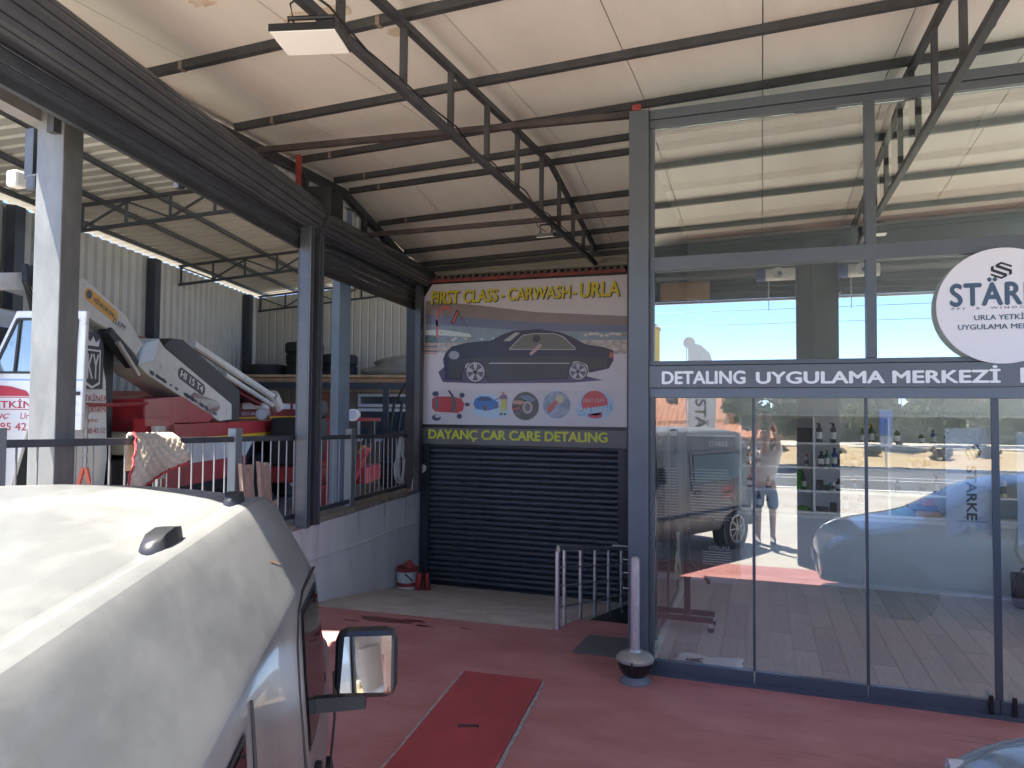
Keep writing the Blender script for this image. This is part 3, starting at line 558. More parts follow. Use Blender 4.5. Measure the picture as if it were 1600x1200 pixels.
text('lettering', 'DETALING', 0.63, 0.098, M_lt, sh, (-0.75, YG - 0.0765, 2.315), bold=0.034)
text('lettering', 'UYGULAMA MERKEZİ', 1.60, 0.118, M_lt, sh, (-0.035, YG - 0.0765, 2.315), bold=0.034)
text('lettering', 'P', 0.06, 0.098, M_lt, sh, (1.69, YG - 0.0765, 2.315), bold=0.034)
# logo as two interlocked angular strokes
_P1 = [(519, 145), (590, 107), (723, 165), (723, 196), (592, 138), (560, 155), (723, 232), (723, 295), (687, 313), (687, 258), (519, 182)]
def logo(parent, m, org, xd, yd, w, nrm, depth=0.003):
    X = Vector(xd); Y = Vector(yd); O = Vector(org)
    for s_ in (1, -1):
        MB().ext([O + X * (s_ * (p[0] - 590) / 266 * w) + Y * (s_ * (235 - p[1]) / 266 * w) for p in _P1], Vector(nrm) * depth).build('emblem', m, parent)
ds = thing('logo_disc', 'round white logo disc hung on the upper shop glass', 'sign', (1.585, YG - 0.09, 2.85))
MB().cyl((0, 0, 0), (0, 0.02, 0), 0.405, 64).build('disc', mat('disc_white', (0.66, 0.66, 0.68), 0.35), ds, smooth=40)
M_ink = mat('ink_black', (0.012, 0.011, 0.013), 0.4); M_inkb = mat('ink_blue', (0.045, 0.085, 0.13), 0.4)
logo(ds, M_ink, (-0.005, -0.001, 0.245), (1, 0, 0), (0, 0, 1), 0.125, (0, -1, 0), 0.002)
text('lettering', 'STÄRKE', 0.64, 0.155 * 1.22, M_inkb, ds, (-0.315, -0.0022, 0.006), bold=0.036, spacing=1.08)
text('lettering', 'PPF  &  WINDOW', 0.50, 0.016, M_ink, ds, (-0.31, -0.0022, -0.022), spacing=1.6)
text('lettering', 'URLA YETKİLİ', 0.345, 0.047, M_inkb, ds, (-0.172, -0.0022, -0.098), bold=.02)
text('lettering', 'UYGULAMA MERKEZİ', 0.545, 0.047, M_inkb, ds, (-0.272, -0.0022, -0.163), bold=.02)

# shop room
M_wallw = mat('white_room_wall', (0.74, 0.74, 0.72), 0.8, var=0.03)
tag(MB().ext([(-0.98, 9.95, -.2), (XR, 9.95, -.2), (XR, 9.95, rz_(XR, 9.95) - .002), (-.98, 9.95, rz_(-.98, 9.95) - .002)], (0, .09, 0)).build('shop_back_wall', M_wallw), 'white back wall of the glazed shop', 'wall')
tag(MB().box(-1.01, -0.95, YG + 0.095, 9.945, -1.6, 4.4).build('shop_side_wall', mat('grey_panel', (0.13, 0.145, 0.16), 0.35, var=0.06)), 'grey panel side wall of the shop above the stairwell', 'wall')
ew = thing('added_end_glazing', 'glazed end wall with grey frame, added out of view for daylight', 'wall', (0, 0, 0))  # unseen end glazing, added so daylight reaches the room
for y in (YG + .1, 7.2, 8.55, 9.9): bx('mullion', M_frame, ew, XR, XR + .08, y - .03, y + .03, 0, 4.6)
for z in (0.03, 2.3, 4.5): bx('rail', M_frame, ew, XR, XR + .08, YG + .131, 9.869, z, z + .07)
for ya, yb in ((YG + .131, 7.169), (7.231, 8.519), (8.581, 9.869)): bx('pane', M_gl_lo, ew, XR + .035, XR + .043, ya, yb, .101, 2.299); bx('pane', M_gl_lo, ew, XR + .035, XR + .043, ya, yb, 2.371, 4.499)
fl = MB().box(-0.949, XR, YG + 0.035, 9.945, -0.2, -0.004).build('shop_floor', M_conc); struct(fl)
M_pl = [mat('grey_plank_%d' % k, c, 0.42, var=0.16, scale=5, stretch=(8, 0.8, 1), bump=.04) for k, c in enumerate([(0.42, 0.40, 0.385), (0.47, 0.45, 0.43), (0.37, 0.355, 0.345)])]
pls = [MB().box(0.001, 0.197, 0.001, 1.247, 0, 0.008).build('plank', m_, fl) for m_ in M_pl]
first = [True] * 3
for i_ in range(25):
    y = YG + 0.04 - (i_ * 0.47) % 1.25
    while y < 9.9:
        k = random.randrange(3)
        y0 = max(y, YG + 0.04); L_ = min(y + 1.25, 9.94) - y0
        x_ = -0.945 + i_ * 0.2
        if L_ > 0.06:
            if first[k]: o = pls[k]; first[k] = False
            else: o = share(pls[k])
            o.location = (x_, y0, -0.0035 + random.uniform(0, 0.001)); o.scale = (1, L_ / 1.25, 1)
        y += 1.25
tag(MB().box(-0.94, -0.86, YG + 0.1, 9.6, 0.006, 0.03).build('floor_track', mat('pale_track', (0.55, 0.60, 0.57), 0.4)), 'pale folding-door floor track along the shop side wall', 'track')
sw = thing('folded_glass_door', 'folded glass door leaf standing along the shop side wall', 'door', (0, 0, 0))
for y in (6.6, 7.5, 8.4): bx('stile', M_frame, sw, -0.93, -0.90, y, y + 0.05, 0.03, 2.2)
for y in (6.6, 7.5): bx('pane', M_gl_lo, sw, -0.918, -0.911, y + 0.05, y + 0.9, 0.08, 2.15)
bx('rail', M_frame, sw, -0.93, -0.90, 6.65, 8.4, 0.032, 0.08); bx('rail', M_frame, sw, -0.93, -0.90, 6.65, 8.4, 2.15, 2.2)

# shelving along the back wall, a white counter below it
M_shelf = mat('white_laminate', (0.82, 0.82, 0.80), 0.4, var=0.03)
su = thing('shelf_unit', 'white open shelf unit on the back wall of the shop', 'shelf', (0, 0, 0))
SZ = [0.87, 1.13, 1.42, 1.72]; SX = [-0.26, 0.61, 1.44, 2.26, 3.08, 3.9]
for z in SZ: bx('shelf', M_shelf, su, SX[0], SX[-1], 9.6, 9.93, z - 0.022, z)
bx('shelf', M_shelf, su, SX[0], SX[-1], 9.6, 9.93, 2.05, 2.075)
for x in SX:
    for k in range(4): bx('divider', M_shelf, su, x - 0.012, x + 0.012, 9.6, 9.93, SZ[k] + .001, (SZ + [2.05])[k + 1] - 0.023)
ct = thing('counter', 'long pale counter base under the shelf unit', 'counter', (0, 0, 0))
bx('front', mat('pale_grey_counter', (0.60, 0.63, 0.64), 0.45, var=0.04), ct, -0.26, 4.1, 9.46, 9.94, 0.07, 0.81); bx('plinth', M_shelf, ct, -0.26, 4.1, 9.49, 9.93, 0.004, 0.068); bx('top', M_shelf, ct, -0.3, 4.12, 9.43, 9.945, 0.812, 0.845)

def bottle(x, z, col, h, r, cap, y=9.72, kind=0, label=None, group='bottles and cans on the shop shelves'):
    t = thing('bottle', label, 'bottle', (x, y, z + 0.0005), 0, group)
    m_ = mat('bottle_%d_%d_%d' % tuple(int(c * 99) for c in col), col, 0.3); mc = mat('cap_%d_%d_%d' % tuple(int(c * 99) for c in cap), cap, 0.4)
    MB().lathe([(0.001, 0), (r, 0), (r * 1.0, h * .62), (r * .85, h * .72), (r * .4, h * .8), (r * .4, h * .84), (0.001, h * .84)], n=12).build('body', m_, t, smooth=True)
    if kind: MB().lathe([(0.001, h * .84), (r * .5, h * .84), (r * .5, h * .9), (r * .15, h * .93), (r * .12, h), (0.001, h)], n=10).bar((0, 0, h * .93), (-r * 1.1, 0, h * .97), r * .4, r * .3).build('trigger_cap', mc, t)
    else: MB().lathe([(0.001, h * .84), (r * .48, h * .84), (r * .48, h), (0.001, h)], n=10).build('cap', mc, t)
    MB().lathe([(r * 1.012, h * .18), (r * 1.012, h * .52)], n=12).build('paper_label', mat('bottle_label', (0.6, 0.6, 0.58), 0.5) if sum(col) < .5 else mat('bottle_label_dark', (0.08, 0.08, 0.09), 0.5), t, fix=False)
K, W_, G_, B_, RD, TL = (0.02, 0.02, 0.022), (0.62, 0.62, 0.62), (0.02, 0.13, 0.05), (0.02, 0.04, 0.22), (0.4, 0.03, 0.03), (0.02, 0.30, 0.28)
bl = [(0.68, 1.72, K, .25, .036, K, 1, 'black spray bottle on the top shelf next to the black box'), (0.84, 1.72, K, .25, .036, K, 1, 'black spray bottle with white emblem alone on the top shelf'),
      (0.53, 1.42, W_, .15, .026, RD, 0, 'small white bottle with red cap on the second shelf'), (0.70, 1.42, K, .19, .036, K, 0, 'squat black bottle with pale label left of the green bottle'), (0.765, 1.42, G_, .21, .03, G_, 0, 'dark green bottle between black and blue bottles'), (0.85, 1.42, B_, .235, .034, B_, 0, 'dark blue bottle on the second shelf'), (0.925, 1.42, (0.30, .36, .33), .20, .036, K, 0, 'grey green bottle right of the dark blue bottle'),
      (0.50, 1.13, K, .20, .026, K, 1, 'black spray bottle in front of the green cloth'), (0.80, 1.13, TL, .10, .02, TL, 0, 'tiny teal bottle on the third shelf'), (0.84, 1.13, W_, .11, .026, W_, 0, 'tiny white bottle beside the teal one'), (0.90, 1.13, K, .15, .04, K, 0, 'fat black jar bottle on the third shelf'),
      (0.97, 0.87, K, .26, .032, RD, 1, 'tall dark bottle with red cap on the counter shelf'), (1.14, 0.87, (.22, .08, .08), .25, .036, RD, 1, 'brown red spray bottle on the counter shelf'),
      (2.93, 0.87, (0.03, 0.24, 0.05), .30, .045, (.5, .3, .2), 0, 'bright green bottle with long neck on the counter shelf'), (2.62, 1.13, (.42, .36, .22), .25, .05, K, 0, 'tan bottle with grey top on the third shelf'), (2.84, 1.13, RD, .22, .04, B_, 1, 'red spray bottle with blue trigger on the third shelf'), (2.5, 1.13, B_, .2, .035, K, 0, 'dark blue bottle left of the tan bottle')]
for x, z, c, h_, r_, cp_, kd, lb in bl: bottle(x, z, c, h_, r_, cp_, 9.72 if x < 2 else 9.7, kd, lb)
random.seed(11)
for z in SZ:
    for x0, x1 in ((1.02, 1.40), (1.5, 2.2), (2.3, 2.42), (3.15, 3.8), (-0.2, 0.3)):
        if z == 0.87 and x0 == 1.02: continue
        x = x0 + 0.05
        while x < x1 - 0.04:
            if random.random() < 0.6 and not (1.5 < x < 2.2 and z < 1.0):
                c = random.choice([K, K, W_, (.25, .27, .28), B_, (.3, .12, .05)]); cc_ = random.choice([K, W_, RD]); kd = random.random() < .4; hh = random.uniform(.14, .24)
                nm_ = {K: 'black', W_: 'white', B_: 'dark blue', (.25, .27, .28): 'grey', (.3, .12, .05): 'amber', RD: 'red'}
                bottle(x, z, c, hh, random.uniform(.025, .038), cc_, 9.74, kd, '%s %s %s with %s %s on the %s, %s' % ('tall' if hh > .19 else 'short', nm_[c], 'spray bottle' if kd else 'bottle', nm_[cc_], 'trigger' if kd else 'cap', {0.87: 'counter shelf', 1.13: 'third shelf', 1.42: 'second shelf', 1.72: 'top shelf'}[z], {1.02: 'second bay', 1.5: 'third bay', 2.3: 'pennant bay', 3.15: 'rollup bay', -0.2: 'first bay'}[x0]))
            x += random.uniform(.09, .15)
def block(name, label, cat, x0, x1, y0, y1, z0, z1, col, parent=None, group=None):
    m_ = mat('%s_%d' % (name, int(sum(col) * 999)), col, 0.5, var=.08)
    t = thing(name, label, cat, ((x0 + x1) / 2, (y0 + y1) / 2, z0), 0, group); a, b, c = (x1 - x0) / 2, (y1 - y0) / 2, z1 - z0
    bx('carton', m_, t, -a, a, -b, b, 0.0005, c * .88, .004); bx('lid', m_, t, -a * 1.02, a * 1.02, -b * 1.02, b * 1.02, c * .88 + .001, c, .003)
    return t
block('product_box', 'black boxed product on the top shelf', 'box', .42, .59, 9.66, 9.82, 1.72, 1.90, (0.02, .018, .018))
block('product_box', 'low dark box on the third shelf by the divider', 'box', .64, .72, 9.66, 9.8, 1.13, 1.25, (0.03, .03, .032)); block('product_box', 'flat black box on the third shelf beside the tiny teal bottle', 'box', .73, .785, 9.66, 9.8, 1.13, 1.19, (0.03, .03, .03))
block('product_box', 'black cup box on the counter shelf', 'box', .80, .87, 9.66, 9.75, .87, .98, (0.02, .02, .02)); block('product_box', 'flat dark tray box on the counter shelf', 'box', .64, .78, 9.66, 9.8, .87, .915, (0.025, .022, .022))
block('product_box', 'orange carton on the counter shelf behind the pennant', 'box', 1.72, 1.98, 9.62, 9.8, .87, .94, (0.45, .25, .09)); block('product_box', 'blue carton stacked on the counter shelf', 'box', 1.64, 1.95, 9.62, 9.82, .942, 1.0, (0.05, .09, .2)); block('product_box', 'red carton on top of the blue carton', 'box', 1.78, 1.92, 9.62, 9.75, 1.002, 1.08, (0.42, .06, .04))
def cloth(name, label, pts, m_, cat, thick=0.01, group=None, seed=1):
    """crumpled soft thing: a lumpy closed sheet over a polygon in the x-z plane"""
    random.seed(seed); t = MB().ext(pts, (0, thick, 0)).build(name, m_, bevel=thick * .4); tag(t, label, cat, group); return t
def lump(name, label, cat, c, sx, sy, sz, m_, seed=1, group=None, ny=9):
    random.seed(seed); rows = []
    for i_ in range(7):
        a = i_ / 6; zz = sz * a; k = math.sqrt(max(0.02, 1 - a ** 1.6)); rows.append([(c[0] + sx * k * math.cos(2 * math.pi * j / 12) * random.uniform(.8, 1.15), c[1] + sy * k * math.sin(2 * math.pi * j / 12) * random.uniform(.8, 1.15), c[2] + zz * random.uniform(.93, 1.0)) for j in range(12)])
    for p in range(12): rows[0][p] = (rows[0][p][0], rows[0][p][1], c[2] + 0.0005)
    o = MB().rings(rows).build(name, m_, smooth=60); tag(o, label, cat, group); return o
lump('cleaning_cloth', 'bright green microfibre cloth heaped on the third shelf', 'cloth', (.46, 9.78, 1.13), .08, .07, .25, mat('green_cloth', (0.05, .35, .04), .9), 2)
lump('cleaning_cloth', 'green cloth bundle on the counter shelf behind the glass seam', 'cloth', (1.58, 9.75, .87), .12, .1, .12, mat('teal_cloth', (0.03, .22, .16), .9), 3)
lump('cleaning_cloth', 'small green cloth on the counter shelf', 'cloth', (.48, 9.75, .87), .1, .08, .06, mat('green_cloth2', (0.06, .30, .05), .9), 4)

# things standing in the shop
st = thing('wheeled_stand', 'black steel stand on four castors inside the shop window', 'stand', (-0.69, 7.2, 0.006))
for y in (-0.12, 0.12):
    bx('foot_bar', M_black, st, -0.27, 0.25, y - 0.022, y + 0.022, 0.09, 0.135)
    for x in (-0.25, 0.23):
        c = MB().cyl((x, y - .012, .032), (x, y + .012, .032), .032, 12).build('castor', M_black, st); MB().box(x - .02, x + .02, y - .018, y + .018, .045, .089).build('fork', M_silver, c)
bx('cross_bar', M_black, st, -0.03, 0.03, -0.1, 0.1, 0.092, 0.133); bx('pole', M_black, st, -0.028, 0.028, -0.03, 0.03, 0.134, 1.02)
MB().bar((0.02, 0, .62), (0.2, 0, .45), .03, .03).bar((0.2, 0, .45), (.2, 0, .44), .1, .03).build('brace', M_black, st); bx('top_plate', M_black, st, -0.12, 0.25, -.1, .1, 1.021, 1.045)
cb = MB(); random.seed(5)
for k in range(5):
    a = random.uniform(-.03, .03); pts_ = [(-.79 + a + .05 * math.sin(k + t * 6.3) * (t * (1 - t)) * 2, 7.12 + .02 * k, 0.92 - .62 * t if t < .75 else .455 + .2 * (t - .75)) for t in [i / 14 for i in range(15)]]; cb.tube(pts_, .006, 5)
tag(cb.build('cable_bundle', mat('cream_cable', (.55, .52, .38), .5)), 'cream cable bundle hanging on the wheeled stand', 'cable')
def rollup(name, label, x0, x1, y, z0, z1):
    t = thing(name, label, 'roll-up banner', ((x0 + x1) / 2, y, 0.006)); w_ = (x1 - x0) / 2
    bx('base', M_silver, t, -w_, w_, -.1, .1, 0, .07); bx('sheet', mat('rollup_dark', (.022, .021, .03), .45), t, -w_ + .01, w_ - .01, -.006, 0, z0, z1); bx('pole', M_silver, t, -.012, .012, .03, .05, .07, z1 - .02); bx('top_rail', M_silver, t, -w_, w_, -.012, .01, z1, z1 + .02)
    return t
M_rw = mat('rollup_white', (.6, .6, .62), .5)
ru = rollup('rollup_banner', 'dark roll-up banner full of small white text behind the van reflection', -.9, -.3, 9.25, .07, 1.78)
text('lettering', 'STARKE', .22, .06, M_rw, ru, (-.02, -.0075, 1.66), bold=.02)
random.seed(4)
for k in range(18): bx('text_line', M_rw, ru, -.2 - random.random() * .06, .2 + random.random() * .06, -.0075, -.0062, 1.36 - k * .036, 1.368 - k * .036)
text('lettering', 'KORUMA', .25, .05, M_rw, ru, (-.02, -.0075, .38), bold=.015)
for k in range(6): bx('text_line', M_rw, ru, -.1, .24, -.0075, -.0062, .35 - k * .03, .357 - k * .03)
ru2 = rollup('rollup_banner', 'dark roll-up banner listing three micron thicknesses beside the white cloth', 2.78, 3.6, 8.8, .07, 1.5)
for k, s_ in enumerate(('170 MİKRON', '190 MİKRON', '210 MİKRON')): text('lettering', s_, .42, .07, M_rw, ru2, (-.33, -.0075, .86 - k * .115), bold=.01)
for z in (.96, .57): bx('rule', M_rw, ru2, -.4, .4, -.0075, -.0062, z, z + .012)
for k in range(7): bx('text_line', M_rw, ru2, -.3, .3 - random.random() * .15, -.0075, -.0062, 1.36 - k * .045, 1.372 - k * .045)
bx('photo', mat('rollup_brown', (.16, .08, .075), .5, var=.4, scale=7), ru2, -.34, .3, -.0075, -.0062, .16, .45)
def pennant(x, y, z1, wd, ht, label):
    t = thing('pennant', label, 'pennant', (x, y, z1 - ht), group=None)
    MB().ext([(-wd, 0, 0), (0, 0, ht * .14), (wd, 0, 0), (wd, 0, ht), (-wd, 0, ht)], (0, 0.003, 0)).build('cloth', mat('pennant_white', (.8, .81, .82), .6, var=.03), t)
    logo(t, M_ink, (0.01, -.001, ht * .79), (0, 0, 1), (1, 0, 0), .11, (0, -1, 0), .0015)
    text('lettering', 'STARKE', .38, .062, M_ink, t, (-.035, -.0022, ht * .66), xd=(0, 0, -1), yd=(1, 0, 0), bold=.03)
    text('lettering', 'URLA YETKİLİ', .12, .014, M_ink, t, (-.06, -.0022, ht * .20)); text('lettering', 'UYGULAMA MERKEZİ', .19, .014, M_ink, t, (-.095, -.0022, ht * .165))
pennant(1.42, YG + .06, 1.99, .165, .80, 'swallow-tailed white pennant behind the glass left of the wide pane edge'); pennant(1.86, YG + .06, 1.97, .165, .80, 'swallow-tailed white pennant behind the glass right of the wide pane edge')
ch = thing('tote_bag', 'black bag with loop handles on the shop floor by the counter', 'bag', (2.74, 9.2, .006))
MB().rings([[(-.16, -.1, 0), (.16, -.1, 0), (.16, .1, 0), (-.16, .1, 0)], [(-.19, -.11, .36), (.19, -.11, .36), (.17, .11, .36), (-.17, .11, .36)]]).build('body', mat('bag_black', (.02, .018, .022), .7), ch, bevel=.02)
MB().tube([(-.1, -.12, .3)] + [(-.07 + .07 * math.cos(R(180 - a)) - .0, -.12, .36 + .09 * math.sin(R(a))) for a in range(0, 181, 20)] + [(0, -.12, .3)], .012, 6).build('handle', mat('bag_black', (.02, .018, .022), .7), ch)
cl = MB().ext([(2.56, 9.0, .62), (2.6, 9.0, .90), (2.72, 9.0, .915), (2.95, 9.0, .90), (2.98, 9.0, .60), (2.9, 9.0, .42), (2.78, 9.0, .46), (2.7, 9.0, .44), (2.62, 9.0, .5)], (0, .16, 0)).build('hanging_shirt', mat('shirt_cloth', (.62, .61, .57), .9, var=.06, bump=.4, bscale=14), bevel=.03)
tag(cl, 'white T-shirt with small black print hung over the bag by the counter', 'shirt'); MB().cyl((2.70, 8.998, .74), (2.70, 8.994, .74), .02, 14).build('print', M_ink, cl); bx('print', M_ink, cl, 2.73, 2.82, 8.994, 8.998, .728, .745)
fg = thing('folded_flag', 'crumpled white flag with a black letter lying on the shop floor', 'flag', (-.42, 6.25, .006))
random.seed(9); rows = []
for i_ in range(9):
    rows.append([(-.27 + .54 * i_ / 8 + random.uniform(-.02, .02), -.16 + .05 * j + (.03 * math.sin(i_ * 1.1)), .004 + .022 * abs(math.sin(i_ * 1.3 + j * .9)) * (0 < j < 6)) for j in range(7)])
MB().rings(rows, close=False, cap=False).build('cloth', mat('flag_cloth', (.66, .67, .72), .8, var=.05), fg, smooth=True, fix=False); fg.children[0].modifiers.new('t', 'SOLIDIFY').thickness = .004
text('lettering', 'Ä', .1, .13, M_ink, fg, (-.05, -.12, .032), xd=(0, 1, 0), yd=(-1, 0, 0), bold=.05)
# ------------------------------------------------------------------ fence on the wall
fe = thing('fence', 'dark grey baluster fence on the whitewashed wall', 'fence', (0, 0, 0))
M_fence = mat('fence_grey', (0.075, 0.082, 0.09), 0.45, var=0.15, scale=6)
def railz(y): return 1.90 - 0.026 * (y - 3)
def FX(y): return Lx(y) - 0.11
for y in (3.02, 5.38, 7.73): MB().box(FX(y) - .045, FX(y) + .045, y - .045, y + .045, .89, railz(y) + .07).build('post', mat('post_grey', (.17, .19, .20), .45, var=.1), fe, bevel=.004)
ys = [1.6, 3.02, 5.38, 6.35, 7.73, 9.6]
ys = [1.6, 3.02, 5.38, 7.73, 9.62]
for a, b in zip(ys, ys[1:]):
    MB().bar((FX(a), a + .046, railz(a) - .03), (FX(b), b - .046, railz(b) - .03), .05, .05).build('top_rail', M_fence, fe)
    MB().bar((FX(a), a + .046, .965), (FX(b), b - .046, .955), .04, .05).build('bottom_rail', M_fence, fe)
    n_ = int((b - a) / .142)
    for k in range(1, n_):
        y = a + (b - a) * k / n_; MB().cyl((FX(y), y, .985), (FX(y), y, railz(y) - .05), .0075, 6).build('baluster', mat('baluster_steel', (.30, .30, .30), .4, metal=.3), fe)
# quilt, cable coil
qm = mat('quilt', (0.56, .47, .36), .9, var=.1); rows = []
qt = thing('quilted_blanket', 'cream quilted blanket with red piping folded over the fence rail', 'blanket', (0, 0, 0))
rows = []; NI, NJ = 30, 22
for i_ in range(NI + 1):
    u = i_ / NI; row = []
    for j in range(NJ + 1):
        v = j / NJ
        yt = 4.10 + .44 * u; zt = railz(yt) + .008; zb = 1.43 + .23 * u ** .8; yb_ = 3.92 + .70 * u
        puff = .02 * abs(math.sin(math.pi * (i_ + j) / 4.0) * math.sin(math.pi * (i_ - j) / 4.0)) ** .6
        if v < .18: p = (FX(yt) - .04 - .02 * (1 - v / .18), yt, zt - (.18 - v) / .18 * .26)
        elif v < .3: p = (FX(yt) - .04 + (v - .18) / .12 * .085, yt, zt + .01 + puff)
        else:
            k = (v - .3) / .7; y = yt + (yb_ - yt) * k; p = (FX(y) + .05 + .06 * math.sin(k * 2.2) + puff + .025 * math.sin(u * 7) * k, y, zt + (zb - zt) * k)
        row.append(p)
    rows.append(row)
o = MB().rings(rows, close=False, cap=False).build('cloth', qm, qt, smooth=70, fix=False); o.modifiers.new('s', 'SOLIDIFY').thickness = .012
MB().tube([(r_[-1][0] + .006, r_[-1][1], r_[-1][2]) for r_ in rows] , .009, 6).build('piping', mat('red_piping', (.38, .03, .04), .7), qt); MB().tube([(p[0] + .004, p[1] - .006, p[2]) for p in rows[0][6:]], .009, 6).build('piping', mat('red_piping', (.38, .03, .04), .7), qt)
cc = MB(); random.seed(21)
for k in range(7):
    ph = random.random(); rw_ = random.uniform(.12, .2); pts_ = []
    for i_ in range(26):
        t = 2 * math.pi * i_ / 25; y = 9.2 + rw_ * math.cos(t + ph) * (1 - .45 * (math.sin(t) > 0)) + .05 * math.sin(t); pts_.append((FX(y) + .04 + .006 * k, y, 1.36 + .32 * math.sin(t) + .02 * math.sin(3 * t + k)))
    cc.tube(pts_, .009, 5)
tag(cc.build('cable_coil', mat('grey_cable', (.45, .47, .46), .5, var=.1)), 'grey cable coil hung on the fence end by the billboard', 'cable')

# ------------------------------------------------------------------ carport beside the canopy (frame turned 16 degrees)
TH = R(16); CE = Vector((-math.sin(TH), math.cos(TH), 0)); CS = Vector((math.cos(TH), math.sin(TH), 0))
def W(a, b, z): return CS * a + CE * b + Vector((0, 0, z))
CF = 0.3                                                 # carport floor level
cr = thing('carport_roof', 'pale ribbed carport roof on dark purlins and trusses above the crane truck', 'roof', (0, 0, 0), TH)
def cz(a): return 5.12 + 0.12 * (a + 7.9)
A0, A1, B0, B1 = -8.2, -1.6, 5.2, 19.4
# ribbed sheet: ribs run across, one folded sheet
rows = []; b = B0
M_cr = mat('pale_roof_sheet', (0.60, 0.59, 0.52), 0.5, var=.05)
while b < B1:
    for f_, o_ in ((0, 0), (.14, 0), (.155, .032), (.235, .032)):
        rows.append([(A0, b + f_, cz(A0) + .06 + o_), (A1, b + f_, cz(A1) + .06 + o_), (A1, b + f_, cz(A1) + .066 + o_), (A0, b + f_, cz(A0) + .066 + o_)])
    b += .25
MB().rings(rows).build('sheet', M_cr, cr)
for a in (-7.8, -6.95, -6.1, -5.25, -4.4, -3.55, -2.7, -1.85): MB().bar((a, B0, cz(a) + .02), (a, B1, cz(a) + .02), .05, .07).build('purlin', M_steel, cr)
for b in (6.0, 10.4, 14.6, 18.7):
    tr = MB().bar((-7.9, b, cz(-7.9) - .44), (A1, b, cz(A1) - .42), .05, .05).build('truss', M_steel, cr)
    MB().bar((-7.9, b, cz(-7.9) - .05), (A1, b, cz(A1) - .05), .05, .05).build('chord', M_steel, tr)
    n_ = 9
    for k in range(n_ + 1):
        a = -7.85 + (A1 + 7.8) * k / n_; MB().bar((a, b, cz(a) - .41), (a, b, cz(a) - .08), .035, .035).build('web_post', M_steel, tr)
        if k < n_:
            a2 = -7.85 + (A1 + 7.8) * (k + 1) / n_; lo, hi = (a, a2) if k % 2 else (a2, a); MB().bar((lo, b, cz(lo) - .41), (hi, b, cz(hi) - .08), .03, .03).build('brace', M_steel, tr)
# walls of the carport
lw = thing('carport_wall', 'beige ribbed metal side wall of the carport with dark posts', 'wall', (0, 0, 0), TH)
corrugated((-7.95, 5.0), (-7.95, 18.75), CF, 5.06, .25, .05, 'sheet', M_beige, lw, 5.06, flatw=.45)
for b in (6.5, 9.9, 13.55, 17.9): bx('post', M_dark, lw, -7.9, -7.75, b - .1, b + .1, CF, 5.0)
bw = thing('carport_wall', 'beige finely fluted back wall of the carport above the mezzanine', 'wall', (0, 0, 0), TH)
corrugated((-7.95, 18.7), (2.5, 18.7), 1.0, 5.03, .21, .012, 'sheet', mat('tan_sheet', (.40, .355, .27), .55, var=.06), bw, 6.26, flatw=.86)
for a in (-6.2, -3.65): MB().cyl((a, 18.6, CF), (a, 18.6, 5.0), .035, 8).build('pipe', mat('rust_pipe', (.14, .05, .04), .7), bw)
# posts and edge beam on the fence side
M_galv = mat('weathered_steel', (0.20, .205, .195), .45, metal=.3, var=.25, scale=5, stretch=(1, 1, .3)); M_galvd = mat('brown_steel', (.10, .095, .09), .5, var=.35, scale=5, stretch=(1, 1, .3))
def cpost(x, y, label, ang, w_=.17, m_=None, top=4.75):
    t = thing('carport_post', label, 'post', (x, y, CF), ang)
    h_ = top - CF
    bx('web', m_ or M_galv, t, -w_ / 2, w_ / 2, -w_ / 2, w_ / 2, .012, h_, .006); bx('base_plate', M_galvd, t, -w_, w_, -w_, w_, 0, .012); bx('cap_plate', M_galvd, t, -w_ * .7, w_ * .7, -w_ * .7, w_ * .7, h_, h_ + .012)
cpost(-4.47, 3.5, 'weathered square steel post in front of the truck door', R(14), .19, None, 4.25)
cpost(-4.99, 7.75, 'blue-grey square steel post behind the fence near the billboard', R(-25), .17, mat('blue_grey_post', (.15, .20, .25), .45, var=.1), 4.6)
eb = MB().bar((-4.57 + .45, 1.6, 4.12), (-4.57 - .1, 3.75, 4.12), .12, .26).build('carport_edge_beam', mat('grey_beam', (.22, .21, .20), .5, var=.15)); tag(eb, 'grey steel edge beam on top of the weathered post', 'beam')
fl_ = thing('flood_light', 'small twin floodlight bracketed to the carport edge beam', 'lamp', (-4.85, 3.6, 3.95)); MB().box(-.04, .04, -.04, .04, -.25, .1).build('bracket', M_dark, fl_); MB().box(-.2, -.1, -.06, .04, -.3, -.18).build('head', M_offw, fl_, bevel=.02); MB().box(.02, .12, -.08, .02, -.36, -.24).build('head', M_dark, fl_, bevel=.02)

